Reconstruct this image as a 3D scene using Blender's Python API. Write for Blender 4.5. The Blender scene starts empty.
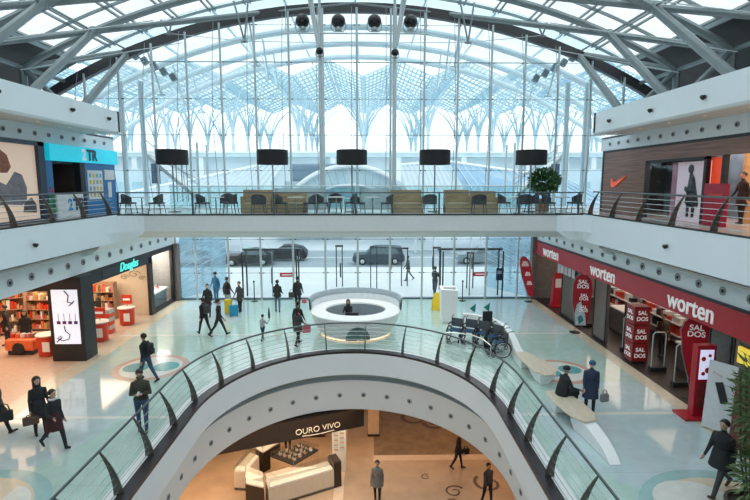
import bpy, bmesh, math, random
from mathutils import Vector, Matrix
import numpy as np
C = bpy.context.scene.collection
PI = math.pi
R = math.radians
random.seed(7)

# ---------------------------------------------------------------- camera, sky, exposure
cam_data = bpy.data.cameras.new('camera')
cam_data.sensor_width = 36
cam_data.lens = 24
cam_data.clip_end = 600
cam = bpy.data.objects.new('camera', cam_data)
C.objects.link(cam)
cam.location = (0, 0, 7.0)
cam.rotation_euler = (R(90 - 7.75), 0, R(-1.03))
bpy.context.scene.camera = cam
vs = bpy.context.scene.view_settings
vs.view_transform = 'Standard'
vs.look = 'None'
vs.exposure = 0.0
vs.gamma = 1
vs.use_curve_mapping = False
W = bpy.data.worlds.new('overcast_sky')
bpy.context.scene.world = W
W.use_nodes = True
wn = W.node_tree.nodes
bgn = wn['Background']
bgn.inputs[0].default_value = (0.88, 0.95, 0.98, 1)
bgn.inputs[1].default_value = 1.85


def area_light(name, loc, size, sizey, power, col, rot=(0, 0, 0)):
    l = bpy.data.lights.new(name, 'AREA')
    l.shape = 'RECTANGLE'
    l.size = size
    l.size_y = sizey
    l.energy = power
    l.color = col
    o = bpy.data.objects.new(name, l)
    o.location = loc
    o.rotation_euler = rot
    C.objects.link(o)
    return o


WARM = (1.0, 0.68, 0.42)
# lamps in the shop ceilings and in the ceiling of the lower hall
area_light('shop_lamp', (-14.2, 22.8, 3.3), 4.5, 5.0, 360, (1, .78, .55))
area_light('shop_lamp', (-14.2, 14.5, 3.3), 4.5, 8.0, 260, (1, .62, .38))
area_light('shop_lamp', (-12.6, 27.9, 3.2), 1.6, 2.8, 260, (1, .93, .85))
area_light('shop_lamp', (13.6, 25.0, 3.3), 4.0, 7.0, 160, (1, .75, .58))
area_light('shop_lamp', (13.6, 15.0, 3.3), 4.0, 9.0, 170, (1, .72, .5))
area_light('shop_lamp', (13.6, 14.5, 8.3), 3.5, 6.0, 260, (1, .70, .45))
area_light('shop_lamp', (13.6, 19.0, 8.3), 3.5, 2.5, 120, (1, .9, .85))
area_light('bridge_fill_light', (-.6, 24.2, 4.38), 16, 3.5, 330, (1, .97, .93))  # added fill light under the bridge, brightens the desk below
area_light('hall_lamp', (-3.5, 19.8, -2.85), 6.0, 4.0, 230, (1, .70, .45))
area_light('hall_lamp', (3.5, 23.0, -2.85), 7.0, 5.0, 105, (1, .60, .34))
area_light('hall_lamp', (-7.5, 16.0, -2.85), 4.0, 6.0, 230, (1, .66, .4))
area_light('hall_lamp', (6.5, 16.5, -2.85), 3.0, 6.0, 60, (1, .60, .36))

# ---------------------------------------------------------------- materials
MATS = {}


def mat(name, col, rough=0.5, metal=0.0, var=0.06, scale=6.0, spec=0.5, emit=None, est=0.0, bump=0.0, stretch=None):
    if name in MATS:
        return MATS[name]
    m = bpy.data.materials.new(name)
    m.use_nodes = True
    n, l = m.node_tree.nodes, m.node_tree.links
    b = n['Principled BSDF']
    b.inputs['Roughness'].default_value = rough
    b.inputs['Metallic'].default_value = metal
    b.inputs['Specular IOR Level'].default_value = spec
    tc = n.new('ShaderNodeTexCoord')
    mp = n.new('ShaderNodeMapping')
    if stretch:
        mp.inputs['Scale'].default_value = stretch
    nz = n.new('ShaderNodeTexNoise')
    nz.inputs['Scale'].default_value = scale
    nz.inputs['Detail'].default_value = 3
    rp = n.new('ShaderNodeValToRGB')
    a = [max(0, c * (1 - var)) for c in col]
    z = [min(1, c * (1 + var)) for c in col]
    rp.color_ramp.elements[0].position = 0.3
    rp.color_ramp.elements[1].position = 0.7
    rp.color_ramp.elements[0].color = (*a, 1)
    rp.color_ramp.elements[1].color = (*z, 1)
    l.new(tc.outputs['Object'], mp.inputs[0])
    l.new(mp.outputs[0], nz.inputs[0])
    l.new(nz.outputs[0], rp.inputs[0])
    l.new(rp.outputs[0], b.inputs['Base Color'])
    if bump:
        bp = n.new('ShaderNodeBump')
        bp.inputs['Strength'].default_value = bump
        l.new(nz.outputs[0], bp.inputs['Height'])
        l.new(bp.outputs[0], b.inputs['Normal'])
    if emit:
        b.inputs['Emission Color'].default_value = (*emit, 1)
        b.inputs['Emission Strength'].default_value = est
    MATS[name] = m
    return m


def glassmat(name, tint, haze=0.06, gloss=0.05, hazecol=(.8, .9, .95), fres=.35):
    if name in MATS:
        return MATS[name]
    m = bpy.data.materials.new(name)
    m.use_nodes = True
    n, l = m.node_tree.nodes, m.node_tree.links
    n.remove(n['Principled BSDF'])
    out = n['Material Output']
    t = n.new('ShaderNodeBsdfTransparent')
    t.inputs[0].default_value = (*tint, 1)
    g = n.new('ShaderNodeBsdfGlossy')
    g.inputs['Roughness'].default_value = 0.02
    d = n.new('ShaderNodeBsdfDiffuse')
    nz = n.new('ShaderNodeTexNoise')
    nz.inputs['Scale'].default_value = 0.7
    mr = n.new('ShaderNodeMapRange')
    mr.inputs[3].default_value = haze * 0.6
    mr.inputs[4].default_value = haze * 1.4
    l.new(nz.outputs[0], mr.inputs[0])
    d.inputs[0].default_value = (*hazecol, 1)
    tl = n.new('ShaderNodeBsdfTranslucent')
    tl.inputs[0].default_value = (*hazecol, 1)
    dm = n.new('ShaderNodeMixShader')
    dm.inputs[0].default_value = 0.6
    l.new(d.outputs[0], dm.inputs[1])
    l.new(tl.outputs[0], dm.inputs[2])
    m1 = n.new('ShaderNodeMixShader')
    m2 = n.new('ShaderNodeMixShader')
    l.new(mr.outputs[0], m1.inputs[0])
    l.new(t.outputs[0], m1.inputs[1])
    l.new(dm.outputs[0], m1.inputs[2])
    fr = n.new('ShaderNodeLayerWeight')
    fr.inputs[0].default_value = 0.15
    ml = n.new('ShaderNodeMath')
    ml.operation = 'MULTIPLY_ADD'
    ml.inputs[1].default_value = fres
    ml.inputs[2].default_value = gloss
    l.new(fr.outputs['Fresnel'], ml.inputs[0])
    l.new(ml.outputs[0], m2.inputs[0])
    l.new(m1.outputs[0], m2.inputs[1])
    l.new(g.outputs[0], m2.inputs[2])
    l.new(m2.outputs[0], out.inputs[0])
    MATS[name] = m
    return m


plaster = mat('white_plaster', (.80, .90, .955), .55, var=.015, scale=.6)
plaster_w = mat('warm_soffit', (.74, .70, .66), .6, var=.02)
ceil_m = mat('ceiling_paint', (.6, .6, .58), .7, var=.02)
dark = mat('dark_metal', (.045, .05, .055), .4, .6, var=.15)
blk = mat('black_panel', (.012, .014, .018), .5, var=.2)
steel = mat('painted_steel', (.235, .285, .295), .38, .25, var=.08, scale=2)
steel_l = mat('light_steel', (.55, .63, .65), .35, .3, var=.05, scale=2)
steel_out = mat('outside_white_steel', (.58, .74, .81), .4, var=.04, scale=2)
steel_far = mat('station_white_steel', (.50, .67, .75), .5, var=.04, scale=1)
chrome = mat('chrome', (.7, .72, .73), .15, 1, var=.03)
roofdark = mat('dark_roof_panel', (.035, .035, .037), .6, var=.25, scale=1.5)
archdark = mat('arch_beam_dark', (.05, .05, .055), .5, var=.2, scale=1.2)
glass = glassmat('facade_glass', (.93, .965, .975), .08, .02, (.85, .93, .97))
glass_low = glassmat('entrance_glass', (.95, .98, .985), .02, .02)
roofglass = glassmat('roof_glass', (.90, .95, .96), .05, .01)
railglass = glassmat('rail_glass', (.93, .97, .97), .02, .01)
shopglass = glassmat('shop_glass', (.95, .97, .97), .005, .01, fres=.10)
white = mat('white_gloss', (.80, .83, .84), .25, var=.02)
wood = mat('brown_wood', (.23, .12, .09), .45, var=.35, scale=1.6, stretch=(1, .35, 9), bump=.1)
oak = mat('oak_booth', (.33, .235, .12), .5, var=.35, scale=2.5, stretch=(.6, 1, 8))
red = mat('store_red', (.42, .012, .025), .4, var=.05)
redb = mat('bright_red', (.62, .05, .02), .4, var=.08)
orange = mat('orange_red', (.75, .16, .05), .45, var=.15)
txtw = mat('letter_white', (.85, .85, .85), .4, var=.01, emit=(1, 1, 1), est=.15)
brown = mat('brown_shutter', (.10, .082, .07), .5, var=.18, scale=2, stretch=(1, 1, 12), bump=.05)
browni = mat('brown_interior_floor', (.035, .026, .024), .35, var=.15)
beige = mat('beige_wall', (.66, .55, .42), .6, var=.04)
peachf = mat('peach_floor', (.62, .46, .36), .25, var=.05)
pale = mat('pale_shelf', (.75, .74, .70), .4, var=.04)
seatm = mat('charcoal_upholstery', (.02, .022, .028), .6, var=.2)


# ---------------------------------------------------------------- mesh helpers
class MB:
    def __init__(s):
        s.v = []; s.f = []; s.m = []

    def add(s, vs_, fs, mi=0):
        o = len(s.v)
        s.v += [tuple(p) for p in vs_]
        for f in fs:
            s.f.append([i + o for i in f]); s.m.append(mi)
        return s

    def box(s, c, d, rz=0, mi=0, rx=0, ry=0):
        hx, hy, hz = d[0] / 2, d[1] / 2, d[2] / 2
        M = Matrix.Rotation(rz, 3, 'Z') @ Matrix.Rotation(ry, 3, 'Y') @ Matrix.Rotation(rx, 3, 'X')
        P = [M @ Vector((x * hx, y * hy, z * hz)) + Vector(c) for x in (-1, 1) for y in (-1, 1) for z in (-1, 1)]
        return s.add(P, [(0, 1, 3, 2), (4, 6, 7, 5), (0, 4, 5, 1), (2, 3, 7, 6), (0, 2, 6, 4), (1, 5, 7, 3)], mi)

    def bb(s, x0, x1, y0, y1, z0, z1, mi=0):
        return s.box(((x0 + x1) / 2, (y0 + y1) / 2, (z0 + z1) / 2), (abs(x1 - x0), abs(y1 - y0), abs(z1 - z0)), 0, mi)

    def loft(s, rings, cap=True, closed=True, mi=0):
        n = len(rings[0]); vs_ = [p for r in rings for p in r]; fs = []
        for i in range(len(rings) - 1):
            for j in range(n if closed else n - 1):
                a = i * n + j; b = i * n + (j + 1) % n
                fs.append((a, b, b + n, a + n))
        if cap and closed:
            fs.append(tuple(range(n))[::-1]); fs.append(tuple((len(rings) - 1) * n + j for j in range(n)))
        return s.add(vs_, fs, mi)

    def tube(s, p0, p1, r, n=8, r1=None, mi=0):
        p0, p1 = Vector(p0), Vector(p1)
        d = p1 - p0
        if d.length < 1e-6: return s
        d.normalize()
        a = d.orthogonal().normalized(); b = d.cross(a)
        r1 = r if r1 is None else r1
        rg = [[p + (a * math.cos(2 * PI * k / n) + b * math.sin(2 * PI * k / n)) * q for k in range(n)] for p, q in ((p0, r), (p1, r1))]
        return s.loft(rg, mi=mi)

    def path(s, pts, r, n=6, closed=False, mi=0, rs=None):
        pts = [Vector(p) for p in pts]
        rings = []
        N = len(pts)
        up = None
        for i, p in enumerate(pts):
            if closed: t = pts[(i + 1) % N] - pts[i - 1]
            else: t = pts[min(i + 1, N - 1)] - pts[max(i - 1, 0)]
            t.normalize()
            if up is None: up = t.orthogonal().normalized()
            a = (up - t * up.dot(t)).normalized(); up = a
            b = t.cross(a)
            q = rs[i] if rs else r
            rings.append([p + (a * math.cos(2 * PI * k / n) + b * math.sin(2 * PI * k / n)) * q for k in range(n)])
        if closed: rings.append(rings[0])
        return s.loft(rings, cap=not closed, mi=mi)

    def lathe(s, prof, c=(0, 0, 0), n=20, mi=0, sx=1, sy=1, cap=True):
        rings = [[(c[0] + r * sx * math.cos(2 * PI * k / n), c[1] + r * sy * math.sin(2 * PI * k / n), c[2] + z) for k in range(n)] for r, z in prof]
        return s.loft(rings, cap=cap, mi=mi)

    def prism(s, poly, lo, hi, ax='z', mi=0):
        def P(a, b, h):
            return (a, b, h) if ax == 'z' else ((a, h, b) if ax == 'y' else (h, a, b))
        n = len(poly)
        vs_ = [P(a, b, lo) for a, b in poly] + [P(a, b, hi) for a, b in poly]
        fs = [tuple(range(n))[::-1], tuple(range(n, 2 * n))] + [(i, (i + 1) % n, n + (i + 1) % n, n + i) for i in range(n)]
        return s.add(vs_, fs, mi)

    def ball(s, c, r, n=10, mi=0, sc=(1, 1, 1)):
        m = n // 2 + 1
        prof = [(max(r * math.sin(PI * i / m), 0.0005), -r * math.cos(PI * i / m)) for i in range(m + 1)]
        rings = [[(c[0] + q * sc[0] * math.cos(2 * PI * k / n), c[1] + q * sc[1] * math.sin(2 * PI * k / n), c[2] + z * sc[2]) for k in range(n)] for q, z in prof]
        return s.loft(rings, mi=mi)

    def build(s, name, mats, parent=None, world=True, smooth=False, bevel=0):
        off = Vector((0, 0, 0))
        if parent is not None and world:
            off = parent.location.copy()
            q = parent.parent
            while q is not None:
                off = off + q.location; q = q.parent
        me = bpy.data.meshes.new(name)
        me.from_pydata([(p[0] - off[0], p[1] - off[1], p[2] - off[2]) for p in s.v], [], s.f)
        if not isinstance(mats, (list, tuple)): mats = [mats]
        for m in mats: me.materials.append(m)
        if len(mats) > 1:
            for p, i in zip(me.polygons, s.m): p.material_index = i
        bm = bmesh.new(); bm.from_mesh(me)
        bmesh.ops.recalc_face_normals(bm, faces=bm.faces)
        bm.to_mesh(me); bm.free()
        if smooth:
            for p in me.polygons: p.use_smooth = True
            try: me.set_sharp_from_angle(angle=R(40))
            except Exception: pass
        o = bpy.data.objects.new(name, me)
        C.objects.link(o)
        if parent is not None: o.parent = parent
        if bevel:
            b = o.modifiers.new('bevel', 'BEVEL'); b.width = bevel; b.segments = 2; b.limit_method = 'ANGLE'
        return o


def tag(o, label, cat, group=None, kind=None):
    o['label'] = label; o['category'] = cat
    if group: o['group'] = group
    if kind: o['kind'] = kind
    return o


def thing(name, label, cat, loc=(0, 0, 0), rz=0, group=None):
    o = bpy.data.objects.new(name, None)
    o.empty_display_size = .2
    C.objects.link(o); o.location = loc; o.rotation_euler = (0, 0, rz)
    return tag(o, label, cat, group)


def struct(name, mb, m, smooth=False):
    o = mb.build(name, m, smooth=smooth)
    o['kind'] = 'structure'
    return o


def sroot(name):
    o = bpy.data.objects.new(name, None); C.objects.link(o); o['kind'] = 'structure'
    return o


def copytree(o, parent=None, loc=None, rz=None, label=None, group=None):
    c = o.copy(); C.objects.link(c)
    if parent: c.parent = parent
    if loc is not None: c.location = loc
    if rz is not None: c.rotation_euler = (0, 0, rz)
    if label: c['label'] = label
    if group: c['group'] = group
    for ch in list(o.children): copytree(ch, c)
    return c


def text_mesh(name, body, size, m, loc, rot, parent=None, ext=.01, align='CENTER', sx=1.0, shear=0, bold=0, spacing=1.0):
    cu = bpy.data.curves.new(name, 'FONT')
    cu.body = body; cu.size = size; cu.extrude = ext; cu.align_x = align; cu.align_y = 'CENTER'
    cu.shear = shear; cu.offset = bold; cu.space_character = spacing
    t = bpy.data.objects.new(name + '_tmp', cu)
    C.objects.link(t)
    dg = bpy.context.evaluated_depsgraph_get()
    me = bpy.data.meshes.new_from_object(t.evaluated_get(dg))
    bpy.data.objects.remove(t)
    me.materials.clear(); me.materials.append(m)
    o = bpy.data.objects.new(name, me)
    C.objects.link(o)
    o.location = loc; o.rotation_euler = rot; o.scale = (sx, 1, 1)
    if parent is not None:
        o.parent = parent
        o.location = Vector(loc) - parent.location
    return o


CX = -0.6      # the atrium's long axis
FY = 29.6      # glass facade
L2, L3, L0 = 5.58, 9.9, -5.6
# ================================================================ floors and slabs
def void_path(off, n=40, y0=3.0):
    a, b, yc = 4.65 + off, 5.4 + off, 14.5
    P = [(CX - a, y0)]
    for k in range(9): P.append((CX - a, y0 + (yc - y0) * (k + 1) / 9.0))
    for k in range(1, n): 
        t = PI - PI * k / n
        P.append((CX + a * math.cos(t), yc + b * math.sin(t)))
    for k in range(10): P.append((CX + a, yc - (yc - y0) * k / 9.0))
    return P


def floor_with_hole(name, outer, hole, z, zl, m, mh=None):
    bm = bmesh.new()
    def loop(ps, zz):
        v = [bm.verts.new((x, y, zz)) for x, y in ps]
        return v, [bm.edges.new((v[i], v[(i + 1) % len(v)])) for i in range(len(v))]
    v1, e1 = loop(outer, z); v2, e2 = loop(hole, z)
    bmesh.ops.triangle_fill(bm, use_beauty=True, edges=e1 + e2)
    for f in bm.faces: 
        if f.normal.z < 0: f.normal_flip()
    me = bpy.data.meshes.new(name); bm.to_mesh(me); bm.free()
    me.materials.append(m)
    return me


terr = mat('terrazzo_green', (.44, .60, .545), .09, var=.05, scale=3.0, spec=.9)
terr_b = mat('terrazzo_blue', (.48, .605, .625), .09, var=.05, scale=3.0, spec=.9)
terr_c = mat('terrazzo_cream', (.62, .55, .42), .18, var=.06, scale=4, spec=.6)
terr_w = mat('terrazzo_white', (.66, .68, .64), .18, var=.05, scale=4, spec=.6)
terr_a = mat('terrazzo_aqua', (.32, .50, .50), .16, var=.06, scale=4, spec=.6)
terr_p = mat('terrazzo_pink', (.55, .36, .30), .2, var=.06, scale=4, spec=.6)
terr_t = mat('terrazzo_turquoise', (.10, .36, .37), .2, var=.1, scale=4, spec=.6)
terr_l = mat('terrazzo_joint', (.30, .40, .40), .3, var=.05)

outer = [(-11.35, -8), (10.15, -8), (10.15, FY), (-11.35, FY)]
me = floor_with_hole('floor', outer, void_path(0), 0.0, 0, terr)
fo = bpy.data.objects.new('floor', me); C.objects.link(fo); fo['kind'] = 'structure'


def in_void(x, y, off=.25):
    if abs(x - CX) >= 4.65 + off: return False
    if y <= 14.5: return True
    return ((x - CX) / (4.65 + off)) ** 2 + ((y - 14.5) / (5.4 + off)) ** 2 < 1


def inlay(name, parent, shapes, m, z):
    mb = MB()
    for poly in shapes: mb.prism(poly, 0.0005, z)
    o = mb.build(name, m, parent)
    return o


def circ(x, y, r, n=48, a0=0, a1=2 * PI, sx=1, rot=0):
    full = abs(a1 - a0 - 2 * PI) < 1e-6
    out = []
    for k in range(n if full else n + 1):
        t = a0 + (a1 - a0) * k / n
        px, py = r * sx * math.cos(t), r * math.sin(t)
        out.append((x + px * math.cos(rot) - py * math.sin(rot), y + px * math.sin(rot) + py * math.cos(rot)))
    return out


def clipx(poly, lo, hi):
    return [(min(max(x, lo), hi), y) for x, y in poly]


LW, RW = -11.35, 10.15
# big blue terrazzo fields, circles and lines
inlay('inlay_blue_field', fo, [clipx(circ(-11.7, 14.2, 4.3), LW, 99), clipx(circ(8.6, 13.2, 3.55, 60), -99, RW), clipx(circ(-9.5, 26.2, 3.3), LW, 99), clipx(circ(8.5, 26.0, 3.3), -99, RW)], terr_b, .002)
inlay('inlay_cream_line', fo, [[(LW, 14.22), (-5.35, 14.22), (-5.35, 14.40), (LW, 14.40)], [(4.15, 14.22), (RW, 14.22), (RW, 14.40), (4.15, 14.40)],
                               [(LW, 22.4), (-2.9, 22.4), (-2.9, 22.54), (LW, 22.54)], [(6.2, 22.4), (RW, 22.4), (RW, 22.54), (6.2, 22.54)]], terr_w, .004)
inlay('inlay_border', fo, [[(LW, 8), (LW + .75, 8), (LW + .75, FY - .3), (LW, FY - .3)], [(RW - .5, 6), (RW, 6), (RW, FY - .3), (RW - .5, FY - .3)]], terr_c, .003)
inlay('inlay_aqua_ring', fo, [circ(-8.75, 9.75, 1.85), clipx(circ(7.9, 9.2, 2.1), -99, RW)], terr_a, .005)
inlay('inlay_cream_circle', fo, [circ(-8.75, 9.75, 1.5), clipx(circ(7.9, 9.2, 1.75), -99, RW)], terr_c, .007)
inlay('inlay_white_leaf', fo, [circ(-8.1, 9.7, 1.2, 30, -PI / 2, PI / 2, .65), circ(7.3, 9.9, .95, 30, 0, PI, 1.0, .3)], terr_w, .009)
inlay('inlay_pink_ring', fo, [circ(-8.2, 18.45, 1.38), circ(7.25, 17.75, 1.2)], terr_p, .005)
inlay('inlay_medallion', fo, [circ(-8.2, 18.45, 1.12), circ(7.25, 17.75, .95)], terr_w, .007)
inlay('inlay_turquoise', fo, [circ(-7.66, 18.5, .48, 30, 0, 2 * PI, 1.0), circ(-8.75, 18.4, .48, 30, 0, 2 * PI, 1.0), circ(7.65, 17.9, .42, 30), circ(6.8, 17.6, .40, 30)], terr_t, .009)
inlay('inlay_joint', fo, [[(-10.55, y), (-5.4, y), (-5.4, y + .015), (-10.55, y + .015)] for y in (10.9, 17.0, 20.2)]
      + [[(4.2, y), (9.6, y), (9.6, y + .015), (4.2, y + .015)] for y in (11.2, 16.2, 20.2)], terr_l, .003)

# shop floors, outer areas of level 1
struct('floor_shops_left', MB().bb(-20, LW, -8, FY, -.3, 0.0), peachf)
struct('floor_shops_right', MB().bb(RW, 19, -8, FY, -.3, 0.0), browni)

# void rim: kerb channel, fascia, recessed band, lower ceiling
rim = sroot('trim_1')


def strip(pa, za, pb, zb, mb=None, mi=0):
    mb = mb or MB()
    rg = [[(x, y, za) for x, y in pa], [(x, y, zb) for x, y in pb]]
    mb.loft(rg, cap=False, closed=False, mi=mi)
    return mb


m_ = MB()
strip(void_path(0), .07, void_path(.0), -.02, m_)
strip(void_path(0), .07, void_path(.32), .07, m_)
strip(void_path(.32), .07, void_path(.32), 0, m_)
m_.build('kerb_channel', mat('kerb_dark', (.045, .04, .045), .3, .3, var=.2), rim)
m_ = MB()
strip(void_path(.32), .05, void_path(.37), .05, m_); strip(void_path(.37), .05, void_path(.37), 0, m_)
strip(void_path(.37), .012, void_path(.62), .012, m_); strip(void_path(.62), .012, void_path(.62), 0, m_)
m_.build('kerb_strip', white, rim)
m_ = MB()
strip(void_path(0), -.02, void_path(0.02), -.93, m_)
strip(void_path(0.02), -.93, void_path(.12), -.98, m_)
m_.build('fascia', plaster, rim, smooth=True)
m_ = MB(); strip(void_path(.12), -.98, void_path(.7), -.98, m_); m_.build('fascia_soffit', dark, rim)
m_ = MB()
strip(void_path(.42), -1.35, void_path(.55), -2.70, m_)
strip(void_path(.42), -1.35, void_path(.7), -1.35, m_)
strip(void_path(.55), -2.70, void_path(.7), -2.75, m_)
m_.build('vent_band', plaster, rim, smooth=True)
me = floor_with_hole('ceiling_lower', [(-20, -8), (19, -8), (19, 30.5), (-20, 30.5)], void_path(.65), -2.75, 0, ceil_m)
lo = bpy.data.objects.new('ceiling_lower', me); C.objects.link(lo); lo['kind'] = 'structure'
m_ = MB()
p = void_path(.002)
cum = 0
for i in range(len(p) - 1): pass


def along(path, step, start=0.0):
    out = []; need = start; acc = 0
    for i in range(len(path) - 1):
        a, b = Vector(path[i]), Vector(path[i + 1])
        L = (b - a).length
        while need <= acc + L:
            t = (need - acc) / L
            d = (b - a).normalized()
            out.append((a.lerp(b, t), Vector((-d.y, d.x))))   # left normal
            need += step
        acc += L
    return out


nozin = mat('nozzle_grey', (.33, .36, .38), .5, var=.1)


def nozzle_mb(pos, d, r):
    """round air nozzle: outer rim ring plus a sunken cone with a dark core; d = facing direction"""
    d = Vector(d).normalized(); a = d.orthogonal().normalized(); b = d.cross(a)
    pos = Vector(pos)
    mb = MB()
    def ring(q, h): return [pos + d * h + (a * math.cos(2 * PI * k / 14) + b * math.sin(2 * PI * k / 14)) * q for k in range(14)]
    mb.loft([ring(r, -.02), ring(r, .03), ring(r * .8, .035), ring(r * .55, .0)], cap=False, mi=0)
    mb.loft([ring(r * .55, .0), ring(r * .42, .02)], cap=False, mi=0)
    mb.loft([ring(r * .42, .02), ring(r * .38, .03), ring(r * .02, .04)], mi=1)
    return mb


for (q, nrm) in along(void_path(.485, 60), 1.02, 3.3):
    nozzle_mb((q.x, q.y, -2.02), (-nrm.x * -1, nrm.y, 0) if False else (CX - q.x if q.y < 14.5 else (CX - q.x), 0 if q.y < 14.5 else (14.5 - q.y), 0.05), .10).build('air_nozzle', [nozin, blk], rim)
# short service bar sticking out of the band on the left
MB().tube((-4.9, 11.9, -1.3), (-3.9, 12.1, -1.3), .03).build('service_bar', steel, rim)

# lower hall
struct('floor_lower', MB().bb(-20, 19, -8, 34, L0 - .3, L0), mat('lower_floor', (.52, .37, .25), .22, var=.10, scale=1.2))
lf = bpy.data.objects['floor_lower']
MB().bb(.35, 13, 21.75, 31, L0, L0 + .0025).build('floor_field', mat('lower_dark_field', (.24, .165, .10), .3, var=.25, scale=2), lf)
m1_ = MB(); m1_.bb(.3, 12, 21.3, 21.75, L0, L0 + .003); m1_.bb(-1.35, -.95, 14, 33, L0, L0 + .0035)
m1_.build('floor_band', mat('lower_band', (.72, .56, .42), .2), lf)


def scroll(cx_, cy_, r, turns, rot, w):
    pts = []
    n = int(26 * turns)
    for k in range(n + 1):
        t = k / n
        a = rot + t * turns * 2 * PI
        q = r * (1 - .78 * t)
        pts.append((cx_ + q * math.cos(a), cy_ + q * math.sin(a), q))
    L = [[], []]
    for i, (x, y, q) in enumerate(pts):
        j = max(i - 1, 0); k = min(i + 1, len(pts) - 1)
        d = Vector((pts[k][0] - pts[j][0], pts[k][1] - pts[j][1])).normalized()
        ww = w * (1 - .5 * i / len(pts))
        L[0].append((x - d.y * ww, y + d.x * ww, L0 + .006)); L[1].append((x + d.y * ww, y - d.x * ww, L0 + .006))
    return L


m2_ = MB()
for a in ((3.6, 18.95, .42, 1.3, .5, .05), (3.35, 18.25, .38, 1.2, 3.4, .05), (5.15, 19.5, .62, 1.2, 2.2, .08), (2.55, 20.0, .22, 1.2, 1, .03), (2.6, 25.4, .9, 1.4, 0, .14), (3.6, 24.8, .6, 1.2, 3, .12)):
    m2_.loft(scroll(*a), cap=False, closed=False)
m2_.build('floor_scroll', mat('lower_scroll', (.10, .05, .035), .3), lf)
m3_ = MB()
m3_.bb(-20, 19, 31, 31.3, L0, -2.75); m3_.bb(-14.3, -14, -8, 31, L0, -2.75); m3_.bb(13, 13.3, -8, 31, L0, -2.75)
struct('wall_lower', m3_, mat('lower_wall', (.60, .42, .28), .6, var=.05))

# ================================================================ galleries (level 2) and upper slabs (level 3)
W2, W1, W3, WS = 10.0, 10.75, 10.03, 11.62
Y0, YB = -8.0, 21.5


def side_x(s, w): return CX + s * w


def side_u(s, w): return -.3 + s * w


for s, nm in ((-1, 'left'), (1, 'right')):
    e = side_x(s, W2)
    out = side_x(s, 19.0)
    fl = MB(); fl.bb(side_x(s, W2 + .19), out, Y0, YB + 6.2, L2 - .30, L2)
    struct('floor_gallery_' + nm, fl, mat('gallery_floor', (.46, .44, .43), .2, var=.06, scale=2))
    g = sroot('trim_gallery_' + nm)
    m = MB()
    P = lambda w, z: (side_x(s, w), z)
    # fascia: profile extruded along y
    prof = [P(W2, L2 + .04), P(W2, 4.47), P(W2 + .08, 4.43), P(W2 + .2, 4.43), P(W2 + .2, L2 + .04)]
    m.prism(prof, Y0, YB + .6, 'y')
    m.build('fascia', plaster, g)
    MB().bb(side_x(s, W2 - .01), side_x(s, W2 + .09), Y0, YB + .3, L2 + .04, L2 + .09).build('edge_rail', dark, g)
    # recess under the fascia and the recessed band with nozzles
    m = MB(); m.bb(side_x(s, W2 + .2), side_x(s, W1 + .1), Y0, YB - 1.8, 4.50, 4.56); m.build('slot', mat('slot_shade_grey', (.28, .28, .27), .7), g)  # grey tone puts the shade of the recess into its colour
    zb = 3.38 if s < 0 else 3.60
    m = MB(); m.prism([P(W1, 4.5), P(W1 - .02, 4.2), P(W1, zb), P(W1 + .25, zb), P(W1 + .25, 4.5)], Y0, FY, 'y')
    m.build('vent_band', plaster, g)
    MB().bb(side_x(s, W2 + .03), side_x(s, W2 + .3), Y0, YB - 1.6, 4.36, 4.425).build('painted_shadow_strip', mat('slot_shade_grey', (.28, .28, .27), .7), g)  # grey strip paints the shadow line under the fascia lip
    # closing hull near the bridge: sloping piece
    ya = YB - 1.5
    m = MB(); m.prism([P(W2 + .02, 4.6), P(W2 + .02, 4.44), P(W2 + .35, 4.12), P(W1, 4.02), P(W1, 4.6)], ya, YB + 6.2, 'y')
    m.build('closing_panel', plaster, g)
    k = 0
    y = 7.5
    while y < 29.3:
        nozzle_mb((side_x(s, W1 - .01), y, (zb + 4.30) / 2 - .02), (-s, 0, .02), .13).build('air_nozzle', [nozin, blk], g)
        y += 1.04
    # level 3 slab
    g3 = sroot('trim_upper_' + nm)
    m = MB()
    P = lambda w, z: (side_u(s, w), z)
    m.prism([P(W3, L3), P(W3, 9.07), P(W3 + .06, 9.0), P(W3 + .25, 9.0), P(W3 + .25, L3)], Y0, 21.7, 'y')
    m.bb(side_u(s, W3), out, 21.55, 21.75, 9.0, L3)
    m.build('fascia', plaster, g3)
    struct('ceiling_upper_' + nm, MB().bb(side_u(s, W3 + .06), out, Y0, 21.65, 9.04, L3 - .02), plaster_w)
    m = MB(); m.bb(side_u(s, WS), side_u(s, WS + .25), Y0, 24.3, 8.45, 9.06); m.bb(side_u(s, WS), out, 21.6, 24.3, 9.0, 9.1)
    m.build('vent_band', plaster, g3)
    y = 9.0
    while y < 24.1:
        nozzle_mb((side_u(s, WS - .01), y, 8.74), (-s, 0, 0), .085).build('air_nozzle', [nozin, blk], g3)
        y += .8
    dl = mat('downlight', (.8, .75, .65), .4, emit=(1, .85, .6), est=.35)
    y = 10.2
    while y < 21.5:
        MB().lathe([(.05, -.012), (.05, .0)], (side_u(s, W3 + .8), y, 9.035), 12).build('downlight', dl, g3)
        y += 1.85
    # back and end walls
    wn_ = MB(); wn_.bb(side_x(s, 18.8), side_x(s, 19.0), Y0, 28, L2, 15)
    struct('wall_' + nm + '_upper', wn_, mat('bluegrey_wall', (.22, .27, .30), .5, var=.06))
    struct('wall_' + nm + '_end', MB().bb(side_u(s, WS + .16), out, 24.06, 24.3, L2, 8.45), dark)

struct('wall_back_added', MB().bb(-20, 19, -8.3, -8.0, L0, 12), plaster)  # unseen wall added to shut out sky light from behind the camera

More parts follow.
